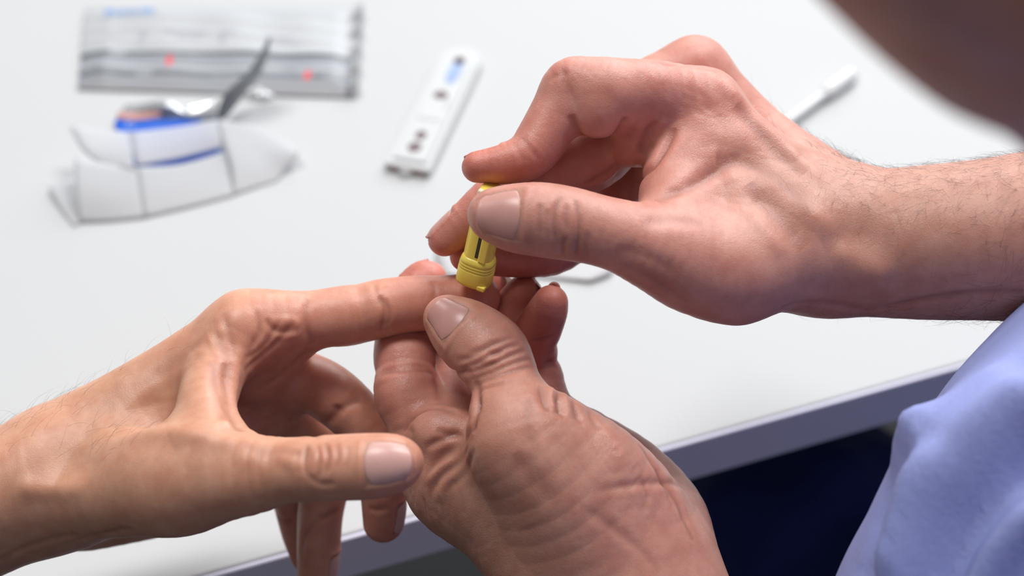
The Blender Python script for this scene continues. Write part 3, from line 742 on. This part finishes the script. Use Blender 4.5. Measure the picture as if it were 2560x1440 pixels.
hairbase = np.clip(((headH.P - to_cam(hp(-40, 40, 0) / 1000)) @ (ROT.T @ (up * .8 - face * .5))) / 14, 0, 1)[:, None]
headH.tint = headH.tint * (1 - .8 * hairbase) + np.array((.03, .022, .018)) * .8 * hairbase
oH = headH.finish('body', M['skin_worker'])

# blue shirt: chest leaning in from the lower right, two rolled sleeves
tor = np.array(ne)
sl = [to_w(2975, 1285, 462), to_w(2672, 1585, 460), to_w(2655, 1700, 462), to_w(2640, 2060, 470)]
fa_end = to_w(2960, 572, 496); fb_end = to_w(1790, 2150, 475)
sh_r = tor + np.array([70, 150, -70]); sh_l = tor + np.array([-95, -150, -95])
hip = np.array([430, 60, -330])
shirt_sdf = Sdf([
    wch([(*(tor + np.array([10, -20, -70])), 96), (400, 40, -60, 130), (*hip, 140)], 40, ((.55, -.8, 0), .8)),
    wch([(*sh_r, 66), (*(sh_r * .45 + fa_end * .55 + np.array([60, 10, -10])), 58), (*(fa_end + np.array([22, -2, -2])), 46), (*(fa_end + np.array([2, 0, 0])), 42)], 30),
    wch([(*sh_l, 66), (*(sh_l * .5 + fb_end * .5 + np.array([40, -70, -30])), 58), (*(fb_end + np.array([8, -22, -8])), 44), (*(fb_end + np.array([1, -6, -2])), 40)], 30),
    wch([(*sl[0], 60), (*sl[1], 60), (*sl[2], 60), (*sl[3], 62)], 45),
    wch([(*sl[0], 60), (*(sl[0] * .4 + np.array([400, 40, 20]) * .6), 90)], 45),
], [])
shirt = Hand(shirt_sdf, 3.0, (1, 1, 1))
for pts, dep, wd in (([(2560, 1010), (2440, 1110), (2330, 1225), (2250, 1400)], 7, 9), ([(2600, 1130), (2480, 1240), (2380, 1360), (2330, 1470)], -7, 8), ([(2300, 1180), (2240, 1280), (2190, 1440)], -5, 6),
                     ([(2600, 1240), (2480, 1350), (2420, 1480)], 6, 7), ([(2500, 960), (2400, 1070), (2300, 1150)], 4, 7), ([(2350, 1110), (2270, 1210), (2200, 1330), (2165, 1460)], 3, 5), ([(2620, 1330), (2540, 1420), (2500, 1480)], -6, 8), ([(2570, 930), (2470, 1030), (2400, 1120)], -4, 6)):
    shirt.stroke(pts, dep * 1.5, wd, fade=False)
rr = np.random.RandomState(2)
for _ in range(14):                                     # loose cloth creases all over
    kd = rr.normal(0, 1, 3); kd /= np.linalg.norm(kd); ph_ = rr.uniform(0, 6); wl = rr.uniform(45, 120)
    shirt.disp += .7 * np.sin(shirt.P @ kd * 2 * math.pi / wl + ph_ + 1.5 * np.sin(shirt.P[:, 0] / 50 + ph_))
oS = shirt.finish('shirt', M['shirt'])
# navy trousers: the near thigh reaches under the table
kn = np.array([150, 545, -225])
tro_sdf = Sdf([wch([(430, 60, -330, 120), (330, 230, -300, 95), (*kn, 66)], 30), wch([(*kn, 66), (*(kn + np.array([-10, 30, -200])), 56), (*(kn + np.array([-5, 20, -470])), 50)], 20),
               wch([(430, 60, -330, 120), (470, 260, -320, 90), (450, 560, -235, 66)], 30), wch([(450, 560, -235, 66), (450, 590, -440, 56), (455, 580, -690, 50)], 20)])
tro = Hand(tro_sdf, 4.5, (1, 1, 1))
for _ in range(10):
    kd = rr.normal(0, 1, 3); kd[1] *= .4; kd /= np.linalg.norm(kd); ph_ = rr.uniform(0, 6); wl = rr.uniform(30, 80)
    tro.disp += 1.2 * np.sin(tro.P @ kd * 2 * math.pi / wl + ph_)
oT = tro.finish('trousers', M['navy'])
# patient's sleeve, outside the left of the picture
pe = to_w(-620, 1455, 505)
slv_sdf = Sdf([wch([(*(pe + np.array([28, 4, 2])), 37), (*(pe + np.array([-40, -8, -4])), 46), (*(pe + np.array([-150, -60, -10])), 52), (*(pe + np.array([-190, -190, 110])), 66), (*(pe + np.array([-170, -300, 240])), 80)], 20),
               wch([(*(pe + np.array([-330, -330, 190])), 120), (*(pe + np.array([-330, -340, -60])), 135), (*(pe + np.array([-330, -340, -240])), 140)], 50)])
slv = Hand(slv_sdf, 4.5, (1, 1, 1))
for _ in range(10):
    kd = rr.normal(0, 1, 3); kd /= np.linalg.norm(kd); ph_ = rr.uniform(0, 6); wl = rr.uniform(40, 100)
    slv.disp += .8 * np.sin(slv.P @ kd * 2 * math.pi / wl + ph_)
# patient's head, far outside the picture on the left
ph0 = pe + np.array([-300, -310, 430]); pf = np.array([.75, .55, -.35]); pf /= np.linalg.norm(pf); pu = np.array([0, 0, 1.0]); pu = pu - pf * (pu @ pf); pu /= np.linalg.norm(pu); ps = np.cross(pf, pu)
def pn(f_, u_, s_, r): return (*(ph0 + pf * f_ + pu * u_ + ps * s_), r)
phd = Hand(Sdf([wch([pn(0, 0, 0, 78)]), wch([pn(-14, 34, 0, 70)], 30), wch([pn(26, -48, 0, 54), pn(40, -76, 0, 36)], 30), wch([pn(74, 2, 0, 9), pn(94, -24, 0, 12)], 8),
    wch([pn(70, 22, -32, 13), pn(74, 24, 0, 9), pn(70, 22, 32, 13)], 12), wch([pn(73, -54, -16, 6), pn(80, -55, 0, 8), pn(73, -54, 16, 6)], 4),
    wch([pn(-8, 14, 75, 11), pn(-12, -10, 79, 12)], 4), wch([pn(-8, 14, -75, 11), pn(-12, -10, -79, 12)], 4), wch([pn(-10, -60, 0, 54), pn(-30, -190, 0, 58)], 22)]), 4.0, (.62, .36, .26))
hb = np.clip(((phd.P - to_cam((ph0 + pu * 30) / 1000)) @ (ROT.T @ (pu * .8 - pf * .5))) / 14, 0, 1)[:, None]
phd.tint = phd.tint * (1 - hb) + np.array((.035, .025, .02)) * hb
oP = phd.finish('body', M['skin_patient'])
oV = slv.finish('shirt', M['grey_shirt'])

# ---- put the people together: one mesh body each, nails, hair and clothing as children
def join(objs, name, links=()):
    """one mesh; links = (from, to, path in world mm): an arm under the clothing that ties two pieces together"""
    bm = bmesh.new(); cuts = [0]
    for o in objs: bm.from_mesh(o.data); cuts.append(len(bm.faces))
    bm.faces.ensure_lookup_table()
    ends = []
    for a_, b_, path in links:
        pick_ = []
        for q, pt in ((a_, path[0]), (b_, path[-1])):
            P_ = np.array([f.calc_center_median() for f in bm.faces[cuts[q]:cuts[q + 1]]])
            pick_.append(bm.faces[cuts[q] + int(np.argmin(((P_ - np.array(pt) / 1000) ** 2).sum(1)))])
        ends.append((pick_[0], pick_[1], path))
    lay = bm.verts.layers.float_color.get('tint')
    for fa, fb, path in ends:
        prev = list(fa.verts); col_ = fa.verts[0][lay] if lay else None
        for k_, pt in enumerate(path[1:-1]):
            tdir = Vector(path[k_ + 2]) - Vector(path[k_]); tdir.normalize(); e1 = tdir.orthogonal().normalized(); e2 = tdir.cross(e1)
            ring = [bm.verts.new(Vector(pt) / 1000 + (e1 * math.cos(t_) + e2 * math.sin(t_)) * .022) for t_ in (0, 1.57, 3.14, 4.71)]
            for v_ in ring:
                if lay: v_[lay] = col_
            for i_ in range(4): bm.faces.new((prev[i_], prev[(i_ + 1) % 4], ring[(i_ + 1) % 4], ring[i_]))
            prev = ring
        last = list(fb.verts)
        for i_ in range(4): bm.faces.new((prev[i_], prev[(i_ + 1) % 4], last[(i_ + 1) % 4], last[i_]))
    for fa, fb, path in ends:
        for f in {fa, fb}:
            if f.is_valid: bm.faces.remove(f)
    me = bpy.data.meshes.new(name); bm.to_mesh(me); bm.free(); me.materials.append(objs[0].data.materials[0])
    me.polygons.foreach_set('use_smooth', np.ones(len(me.polygons), bool))
    for o in objs: d = o.data; bpy.data.objects.remove(o); bpy.data.meshes.remove(d)
    o = bpy.data.objects.new(name, me); col.objects.link(o); return o
worker = empty('person', (.43, .06, FZ), 'person in a light blue shirt pricking the fingertip with both hands', 'person')
patient = empty('person', (*(pe / 1000 + np.array([-.33, -.34, 0]))[:2], FZ), 'person holding out a bare left hand from the left, index finger stretched', 'person')
el_l = sh_l * .5 + fb_end * .5 + np.array([40, -70, -30]); el_r = sh_r * .45 + fa_end * .55 + np.array([60, 10, -10])
oW = join([oB, oC, oH], 'body', [(0, 2, [tuple(fb_end + np.array([6, -30, -10])), tuple(el_l), tuple(sh_l), tuple(tor + np.array([0, -40, -50])), tuple(tor + np.array([10, -30, 5]))]),
                                 (1, 2, [tuple(fa_end + np.array([30, 0, 0])), tuple(el_r), tuple(sh_r), tuple(tor + np.array([20, 20, -50])), tuple(tor + np.array([20, 10, 5]))])])
oA = join([oA, oP], 'body', [(0, 1, [tuple(pe + np.array([-30, -6, -3])), tuple(pe + np.array([-150, -60, -10])), tuple(pe + np.array([-190, -190, 110])), tuple(pe + np.array([-250, -310, 210])), tuple(ph0 - pf * 30 - pu * 240)])])
for o in (oW, oS, oT, *nailsB, *nailsC, *hairsW): adopt(o, worker)
for o in (oA, oV, *nailsA, *hairsP): adopt(o, patient)
oA.name = 'body'
def lathe_pts(prof, a, b, s, org, n=20, sup=2.0, sx=1.0):
    """rings round axis a at (height, radius); returns verts, faces (closed ends); superellipse cross-section"""
    V, Fc = [], []
    for hgt, r in prof:
        for i in range(n):
            t = 2 * math.pi * i / n
            c, d = math.cos(t), math.sin(t)
            c = math.copysign(abs(c) ** (2 / sup), c); d = math.copysign(abs(d) ** (2 / sup), d)
            V.append(org + a * hgt + s * (c * r * sx) + b * (d * r))
    m = len(prof)
    for j in range(m - 1):
        for i in range(n):
            i2 = (i + 1) % n
            Fc.append((j * n + i, j * n + i2, (j + 1) * n + i2, (j + 1) * n + i))
    Fc.append(tuple(range(n - 1, -1, -1))); Fc.append(tuple((m - 1) * n + i for i in range(n)))
    return V, Fc
# ------------------------------------------------------------------ lancet
L0 = to_world(K(1184, 704, 508.5)); L1 = to_world(K(1236, 470, 492.5))
la = (L1 - L0); LL = np.linalg.norm(la); la /= LL
camp = CAM / 1000
lf = camp - L0; lf -= la * (lf @ la); lf /= np.linalg.norm(lf)             # towards the viewer side
ls = np.cross(la, lf)
ang = math.radians(-14); lf, ls = lf * math.cos(ang) + ls * math.sin(ang), ls * math.cos(ang) - lf * math.sin(ang)
lan = empty('lancet', tuple(L0), 'yellow plastic finger-prick lancet pressed onto the outstretched fingertip', 'lancet')
mm = .001
def lpart(name, prof, m, sup=3.2, sx=1.12, n=36):
    V, Fc = lathe_pts([(h * mm, r * mm) for h, r in prof], la, lf, ls, L0, n, sup, sx)
    return mesh_obj(name, V, Fc, m, lan, True)
lpart('collar', [(.2, 3.0), (.0, 4.2), (.4, 4.8), (1.2, 5.0), (5.0, 5.05), (5.3, 5.0), (5.5, 4.78), (5.7, 5.0), (6.2, 5.0), (6.4, 4.75), (6.6, 4.98), (7.1, 4.96), (7.3, 4.70), (7.5, 4.9), (8.3, 4.75), (9.0, 4.45), (9.4, 3.9)], M['yellow'], 2.8, 1.06, 44)
lpart('barrel', [(7.0, 3.9), (9.0, 3.98), (11, 3.95), (24, 3.8), (LL / mm - .5, 3.6), (LL / mm, 3.2)], M['yellow'], 3.0, 1.08, 36)
def lbox(name, s0, s1, f0, f1, h0, h1, m, bev=.25):
    return obox(name, L0, ls, lf, la, (s0 * mm, f0 * mm, h0 * mm), (s1 * mm, f1 * mm, h1 * mm), m, lan, bev * mm, 2)
lbox('cap_stub', -3.9, -.6, .5, 3.9, LL / mm - 9, LL / mm - .2, M['cream'], .8)
lbox('trigger_bar', .75, 3.4, 3.2, 4.6, 9.2, 26, M['yellow'], .5)
lbox('slot', -.35, .72, 3.0, 4.12, 10.2, 24, M['dark'], .1)
lbox('side_rib', -4.55, -3.3, -1.2, 1.6, 9, 26, M['yellow'], .4)
lbox('foot_notch', 2.4, 4.9, 2.2, 4.9, .25, 1.8, M['yellow'], .35)

# ------------------------------------------------------------------ things lying on the table
def tframe(pa, pb, z=0.0):
    A_, B_ = T(*pa, z), T(*pb, z); X = (B_ - A_); L = np.linalg.norm(X); X /= L
    return A_, X, np.cross(ZV, X), L
def disc(name, org, X, Y, cx, cy, rx, ry, z0, z1, m, parent, n=24, sup=2.0):
    V, Fc = lathe_pts([(z0, 1.0), (z1, 1.0)], ZV, Y * ry, X * rx, org + X * cx + Y * cy, n, sup)
    return mesh_obj(name, V, Fc, m, parent)
# test cassette: X runs from the near (notched) end to the far rounded end
O_, X_, Y_, L_ = tframe((1019, 436), (1166, 136))
cw = .0102
cas = empty('test_cassette', tuple(O_ + X_ * L_ / 2), 'white rapid test cassette with small oval wells lying flat on the table', 'test cassette')
def slab_outline(L, w, r_end, n=14):
    pts = [(0, -w), (L - r_end, -w)]
    for i in range(1, n): t = -math.pi / 2 + math.pi * i / n; pts.append((L - r_end + r_end * math.cos(t), w * math.sin(t)))
    pts += [(L - r_end, w), (0, w)]
    return pts
def prism(name, org, X, Y, pts, z0, z1, m, parent, shrink=.0006):
    n = len(pts); c = np.mean(pts, 0); V = []
    for z, s in ((z0, 0), (z1 - shrink, 0), (z1, shrink)):
        for x, y in pts:
            d = np.array([x, y]) - c; d = d / max(np.linalg.norm(d), 1e-9)
            V.append(org + X * (x - d[0] * s) + Y * (y - d[1] * s) + ZV * z)
    Fc = [(l * n + i, l * n + (i + 1) % n, (l + 1) * n + (i + 1) % n, (l + 1) * n + i) for l in (0, 1) for i in range(n)]
    Fc.append(tuple(2 * n + i for i in range(n))); Fc.append(tuple(range(n - 1, -1, -1)))
    return mesh_obj(name, V, Fc, m, parent)
M['well'] = plain('well', (.16, .11, .12), .6); M['well_blue'] = plain('well_blue', (.30, .42, .72), .3, noise=.5, nscale=250); M['print_grey'] = plain('print_grey', (.42, .43, .46), .6)
M['cassette_end_shade'] = plain('cassette_end_shade', (.33, .28, .26), .6)  # shade on the white near end, put into its own colour
ol = slab_outline(L_, cw, .012)
prism('body', O_, X_, Y_, ol, 0, .0042, M['white_plastic'], cas)
prism('raised_panel', O_, X_, Y_, [(x * .90 + .004, y * .74) for x, y in ol], .0040, .0052, M['white_plastic'], cas, .0004)
for i, (fx, fy, rx, ry, mname, nm) in enumerate([(.765, -.0006, .0095, .0032, 'well_blue', 'sample_well'), (.865, -.0004, .003, .0028, 'well', 'well_lip_shadow'), (.565, .0004, .0030, .0034, 'well', 'buffer_well'), (.235, .0004, .0032, .0025, 'well', 'result_window'), (.14, .0006, .0036, .0030, 'well', 'result_window')]):
    disc(nm, O_, X_, Y_, L_ * fx, fy, rx, ry, .0048, .00535, M[mname], cas)  # farthest dark disc paints the shadow at the sample well's lip
prism('printed_line', O_, X_, Y_, [(L_ * .355, -.0052), (L_ * .372, -.0052), (L_ * .372, .0062), (L_ * .355, .0062)], .0050, .0053, M['print_grey'], cas, .0001)
for k in range(3): prism('printed_mark', O_, X_, Y_, [(L_ * (.46 + .03 * k), -.006), (L_ * (.47 + .03 * k), -.006), (L_ * (.47 + .03 * k), -.0035), (L_ * (.46 + .03 * k), -.0035)], .0050, .0053, M['print_grey'], cas, .0001)
prism('end_shade_face', O_, X_, Y_, [(-.0004, -.0088), (.0004, -.0088), (.0004, .0088), (-.0004, .0088)], .0004, .0036, M['cassette_end_shade'], cas, .0001)  # thin plate painted brown-grey for the shadow side of the near end
disc('end_tab', O_, X_, Y_, -.0002, .0006, .0022, .003, 0, .0030, M['white_plastic'], cas)

# foil pouch: X along the long side
O_, X_, Y_, L_ = tframe((196, 226), (895, 248))
pch = empty('foil_pouch', tuple(O_ + X_ * L_ / 2 + Y_ * .03), 'flat silver and white foil test pouch with dark stripes and blue print', 'pouch')
Wp = float(np.linalg.norm(T(215, 22) - T(196, 226)))
PC = [T(196, 226), T(895, 248), T(908, 22), T(216, 22)]
def pouch_at(u, v): return PC[0] * (1 - u) * (1 - v) + PC[1] * u * (1 - v) + PC[2] * u * v + PC[3] * (1 - u) * v
def foil_mat():
    m, t, b = mat('foil_print'); N, Lk = t.nodes, t.links
    at = N.new('ShaderNodeAttribute'); at.attribute_name = 'tint'
    Lk.new(at.outputs['Color'], b.inputs['Base Color'])
    b.inputs['Metallic'].default_value = .0; b.inputs['Roughness'].default_value = .45
    tc = N.new('ShaderNodeTexCoord'); n = N.new('ShaderNodeTexNoise'); n.inputs['Scale'].default_value = 90; n.inputs['Detail'].default_value = 3
    Lk.new(tc.outputs['Object'], n.inputs['Vector'])
    bp = N.new('ShaderNodeBump'); bp.inputs['Strength'].default_value = .25; bp.inputs['Distance'].default_value = .0006
    Lk.new(n.outputs['Fac'], bp.inputs['Height']); Lk.new(bp.outputs[0], b.inputs['Normal'])
    return m
M['foil_print'] = foil_mat()
M['foil'] = plain('foil', (.60, .62, .64), .25, metal=.45, noise=.15, nscale=60, bump=.5)
def pouch_sheet(z_of, nx, ny, colour):
    V, Fc, C = [], [], []
    for j in range(ny + 1):
        for i in range(nx + 1):
            u, v = i / nx, j / ny
            V.append(pouch_at(u, v) + ZV * z_of(u, v)); C.append(colour(u, v))
    for j in range(ny):
        for i in range(nx):
            a = j * (nx + 1) + i; Fc.append((a, a + 1, a + nx + 2, a + nx + 1))
    return V, Fc, C
rs = np.random.RandomState(4)
ph = rs.uniform(0, 6, 12)
def zp(u, v):
    e = min(u, 1 - u, 1) * L_ / .012; e2 = min(v, 1 - v) * Wp / .010
    puff = min(1, e) * min(1, e2)
    return .0012 + .0042 * puff * (.72 + .28 * math.sin(5 * u + ph[0]) * math.cos(4 * v + ph[1])) + 0.0004 * math.sin(23 * u + ph[2] + 3 * v) * min(1, e2) + .0003 * math.sin(41 * v + 7 * u + ph[3]) * min(1, e2) + (.0035 * max(0, u - .955) / .045 * (1 + math.sin(31 * v)))
def cp(u, v):
    base = (.46, .475, .495)
    dv = v + .006 * math.sin(9 * u)
    def slash(u0): return abs((u - u0) - (dv - .15) * .10) < .022
    if dv < .40:
        base = (.27, .285, .31)
        for c0, hw, colr, cuts in ((.375, .022, (.075, .085, .10), (.135,)), (.30, .028, (.30, .32, .35), ()), (.225, .010, (.50, .52, .55), ()), (.155, .016, (.11, .12, .14), (.235, .905))):
            if abs(dv - c0) < hw and not any(abs(u - q - (dv - c0) * .2) < .028 for q in cuts): base = colr
        if abs(dv - .03) < .03: base = (.28, .28, .30)
    for cu, cv, sx_ in ((.325, .275, .016), (.822, .155, .016)):
        if abs(u - cu) + abs(dv - cv) * .22 < sx_ and u - cu < (dv - cv) * .3 + .008: base = (.80, .05, .07)
    if u > .975: base = (.48, .50, .52)
    return base
V, Fc, C = pouch_sheet(zp, 200, 90, cp)
po = mesh_obj('front_sheet', V, Fc, M['foil_print'], pch, True)
a = po.data.attributes.new('tint', 'FLOAT_COLOR', 'POINT'); a.data.foreach_set('color', np.array([(*c, 1) for c in C], np.float32).ravel())
V, Fc, C = pouch_sheet(lambda u, v: .0005, 8, 6, lambda u, v: 0)
mesh_obj('back_sheet', V, [f[::-1] for f in Fc], M['foil'], pch)
M['print_blue'] = plain('print_blue', (.10, .27, .62), .6); M['print_faint'] = plain('print_faint', (.36, .37, .43), .6)
def print_bar(u0, u1, v0, v1, m, name='print_mark', lean=0.0):
    V = []; n = 5
    for i in range(n + 1):
        for v in (v0, v1):
            u = u0 + (u1 - u0) * i / n + lean * (v - v0)
            V.append(pouch_at(u, v) + ZV * (zp(min(max(u, 0), 1), v) + .00025))
    Fc = [(2 * i, 2 * i + 2, 2 * i + 3, 2 * i + 1) for i in range(n)]
    return mesh_obj(name, V, Fc, m, pch)
u = .075
for wd, kind in ((.030, 2), (.018, 1), (.020, 0), (.016, 1), (.020, 0), (.020, 1), (.016, 0), (.030, 2), (.018, 1)):
    vlo, vhi = .83, .93
    if kind == 2: print_bar(u, u + wd * .8, vlo - .01, vhi + .01, M['print_blue'], 'logo_letter')
    elif kind == 1:
        print_bar(u, u + wd * .3, vlo, vhi, M['print_blue'], 'logo_letter'); print_bar(u + wd * .3, u + wd * .85, vlo, vlo + .03, M['print_blue'], 'logo_letter')
    else:
        print_bar(u, u + wd * .8, vlo, vlo + .028, M['print_blue'], 'logo_letter'); print_bar(u, u + wd * .8, vhi - .028, vhi, M['print_blue'], 'logo_letter')
    u += wd
for (u0, u1, v0) in ((.09, .15, .56), (.30, .46, .60), (.34, .45, .54), (.50, .56, .60), (.66, .76, .56), (.68, .80, .50)):
    for q in range(int((u1 - u0) / .014)): print_bar(u0 + q * .014, u0 + q * .014 + .009, v0, v0 + .025, M['print_faint'])
print_bar(.205, .222, .47, .56, M['print_faint']); print_bar(.214, .232, .55, .62, M['print_faint']); print_bar(.497, .512, .50, .62, M['print_faint'], lean=.05)

# ------------------------------------------------------------------ opened swab packet: blue printed foil with a torn flap sticking up
pk = empty('swab_packet', tuple(T(420, 320)), 'torn-open blue and silver swab packet with an upright foil flap', 'packet')
def sheet(name, rows, m, parent, sub=6, thick=.0004, wob=0.0, seed=0):
    """rows of (px, py, z mm) -> smoothly interpolated sheet with a little thickness"""
    R = np.array([[T(a_, b_, c_) for a_, b_, c_ in row] for row in rows])
    def up(A, ax):
        A = np.moveaxis(A, ax, 0); n = len(A)
        ts = np.linspace(0, n - 1, (n - 1) * sub + 1); out = []
        for t in ts:
            i = min(int(t), n - 2); f_ = t - i
            p0, p1_, p2_, p3 = A[max(i - 1, 0)], A[i], A[i + 1], A[min(i + 2, n - 1)]
            out.append(.5 * (2 * p1_ + (-p0 + p2_) * f_ + (2 * p0 - 5 * p1_ + 4 * p2_ - p3) * f_ ** 2 + (-p0 + 3 * p1_ - 3 * p2_ + p3) * f_ ** 3))
        return np.moveaxis(np.array(out), 0, ax)
    G = up(up(R, 0), 1); ny, nx = G.shape[:2]
    if wob:
        r_ = np.random.RandomState(seed)
        for _ in range(6):
            fx, fy, p_ = r_.uniform(2, 12), r_.uniform(2, 12), r_.uniform(0, 6)
            jj, ii = np.meshgrid(np.linspace(0, 1, ny), np.linspace(0, 1, nx), indexing='ij')
            G[..., 2] += wob / 3 * np.sin(fx * ii + fy * jj + p_)
        G[..., 2] = np.maximum(G[..., 2], .0003)
    V = G.reshape(-1, 3); Fc = [(j * nx + i, j * nx + i + 1, (j + 1) * nx + i + 1, (j + 1) * nx + i) for j in range(ny - 1) for i in range(nx - 1)]
    o = mesh_obj(name, V, Fc, m, parent, True)
    md = o.modifiers.new('thickness', 'SOLIDIFY'); md.thickness = thick; md.offset = 0
    return o
M['packet_blue'] = plain('packet_blue', (.012, .13, .68), .4, noise=.1); M['packet_pink'] = plain('packet_pink', (.55, .30, .28), .45)
M['print_pale'] = plain('print_pale', (.45, .55, .85), .5)
sheet('blue_panel', [[(292, 296, 6.5), (390, 298, 7.5), (500, 294, 6.5)], [(288, 322, 5.5), (390, 330, 6), (520, 328, 5)], [(330, 420, 2), (420, 425, 2), (570, 400, 2)]], M['packet_blue'], pk)
sheet('pink_stripe', [[(296, 279, 7.5), (350, 283, 8), (400, 274, 9)], [(292, 296.5, 6.8), (345, 300, 7.6), (402, 291, 8.6)]], M['packet_pink'], pk)
sheet('foil_lining', [[(318, 262, 5), (395, 252, 12), (460, 268, 10), (545, 240, 14)], [(300, 280, 6.8), (410, 272, 11), (470, 290, 9), (540, 285, 9)], [(300, 300, 3), (420, 300, 3), (500, 303, 4), (560, 300, 3)]], M['foil'], pk, wob=.0016, seed=3)
sheet('torn_flap', [[(538, 292, 2), (556, 300, 2), (585, 268, 4)], [(562, 232, 16), (600, 232, 14), (638, 205, 12)], [(622, 180, 26), (645, 165, 26), (667, 142, 25)], [(674, 92, 36), (675, 92, 36), (676, 92, 36)]], M['foil_flap'] if 'foil_flap' in M else M['foil'], pk, wob=.0006, seed=5)
sheet('torn_strip', [[(600, 232, 4), (640, 218, 5), (675, 232, 3)], [(640, 245, 2), (660, 240, 3), (690, 243, 1)]], M['foil'], pk, wob=.0005, seed=8)
for cx_, cy_, r_ in ((328, 311, 9), (365, 310, 9), (385, 311, 7)):
    ring = []
    for i in range(13):
        t = 2 * math.pi * i / 12 * (.8 if r_ == 9 else 1) + .5
        ring.append([(cx_ + r_ * 1.25 * q * math.cos(t), cy_ + r_ * q * math.sin(t), 7.3 - (cy_ + r_ * q * math.sin(t) - 296) * .04) for q in (.72, 1.0)])
    sheet('print_mark', ring, M['print_pale'], pk, sub=1, thick=.0001)

# ------------------------------------------------------------------ unfolded wipe: a creased, slightly see-through white sheet
def paper_mat():
    m, t, b = mat('wipe_paper'); N, Lk = t.nodes, t.links
    b.inputs['Base Color'].default_value = (.76, .77, .78, 1); b.inputs['Roughness'].default_value = .7
    tr = N.new('ShaderNodeBsdfTranslucent'); tr.inputs[0].default_value = (.80, .82, .86, 1)
    tp = N.new('ShaderNodeBsdfTransparent')
    mx = N.new('ShaderNodeMixShader'); mx.inputs[0].default_value = .42
    mx2 = N.new('ShaderNodeMixShader'); mx2.inputs[0].default_value = .14
    out = t.nodes['Material Output']
    tc = N.new('ShaderNodeTexCoord'); n = N.new('ShaderNodeTexNoise'); n.inputs['Scale'].default_value = 900
    Lk.new(tc.outputs['Object'], n.inputs['Vector'])
    bp = N.new('ShaderNodeBump'); bp.inputs['Strength'].default_value = .3; bp.inputs['Distance'].default_value = .0003
    Lk.new(n.outputs['Fac'], bp.inputs['Height']); Lk.new(bp.outputs[0], b.inputs['Normal'])
    Lk.new(b.outputs[0], mx.inputs[1]); Lk.new(tr.outputs[0], mx.inputs[2])
    Lk.new(mx.outputs[0], mx2.inputs[1]); Lk.new(tp.outputs[0], mx2.inputs[2]); Lk.new(mx2.outputs[0], out.inputs['Surface'])
    return m
M['paper'] = paper_mat()
wp = empty('paper_wipe', tuple(T(400, 470)), 'creased white paper wipe half unfolded in front of the blue packet', 'wipe')
sheet('folded_corner', [[(172, 316, 20), (325, 331, 13)], [(205, 375, 15), (331, 375, 12)], [(248, 408, 11), (336, 424, 9)]], M['paper'], wp, 4)
sheet('centre_panel', [[(325, 331, 13), (440, 318, 13), (540, 300, 13)], [(331, 375, 12), (450, 355, 11), (555, 338, 10)], [(341, 414, 9.5), (450, 395, 8), (562, 366, 7)]], M['paper'], wp, 4)
sheet('side_wing', [[(540, 300, 13), (640, 318, 9), (735, 366, 6)], [(556, 345, 10), (650, 370, 6), (748, 385, 7)], [(578, 420, 5), (660, 425, 3), (715, 425, 2)], [(584, 488, .6), (640, 468, .6), (690, 452, .6)]], M['paper'], wp, 4)
sheet('front_panel', [[(186, 392, 15), (270, 410, 11), (341, 416, 9)], [(190, 480, 8), (275, 490, 6), (350, 482, 5)], [(199, 556, .8), (280, 552, .8), (358, 544, .8)]], M['paper'], wp, 4)
sheet('front_panel', [[(341, 418, 9), (450, 412, 7), (566, 378, 6)], [(350, 482, 5), (450, 470, 4), (576, 436, 3)], [(358, 544, .8), (470, 518, .8), (584, 488, .8)]], M['paper'], wp, 4)
sheet('under_layer', [[(120, 470, 2), (190, 440, 3)], [(150, 520, 1), (195, 510, 2)], [(185, 565, .7), (203, 556, .7)]], M['paper'], wp, 4)

# ------------------------------------------------------------------ plastic dropper and a pale wrapper behind the hands
def clear_mat(name, colr, rough, tr):
    m, t, b = mat(name)
    b.inputs['Base Color'].default_value = (*colr, 1); b.inputs['Roughness'].default_value = rough
    b.inputs['Transmission Weight'].default_value = tr; b.inputs['IOR'].default_value = 1.25
    return m
M['clear'] = plain('clear', (.82, .83, .84), .15, coat=.5)
M['clear'].node_tree.nodes['Principled BSDF'].inputs['Alpha'].default_value = .8
O_, X_, Y_, L_ = tframe((2128, 186), (1905, 352), 3.6)
dr = empty('dropper', tuple(O_), 'clear plastic dropper lying on the table behind the raised wrist', 'dropper')
def rod(name, prof, m, parent):
    V, Fc = lathe_pts([(h * mm, r * mm) for h, r in prof], X_, ZV, Y_, O_, 20)
    return mesh_obj(name, V, Fc, m, parent, True)
rod('bulb', [(-3.2, .4), (-2.6, 1.8), (-1, 3.1), (1, 3.5), (17, 3.5), (19.5, 3.2), (21, 2.3)], M['clear'], dr)
rod('stem', [(20.6, 2.2), (24, 2.15), (48, 2.0), (62, 1.2), (74, .9)], M['clear'], dr)
M['wrapper'] = plain('wrapper', (.50, .50, .51), .5)
wr = empty('wrapper', tuple(T(1300, 620)), 'pale wrapper on the table half hidden behind the yellow lancet', 'wrapper')
sheet('sheet', [[(1125, 560, .5), (1300, 560, .5), (1440, 590, .5)], [(1088, 635, .6), (1290, 640, .6), (1535, 668, 1.6)], [(1110, 690, .5), (1300, 690, .5), (1478, 702, 1.6)]], M['wrapper'], wr, 5)
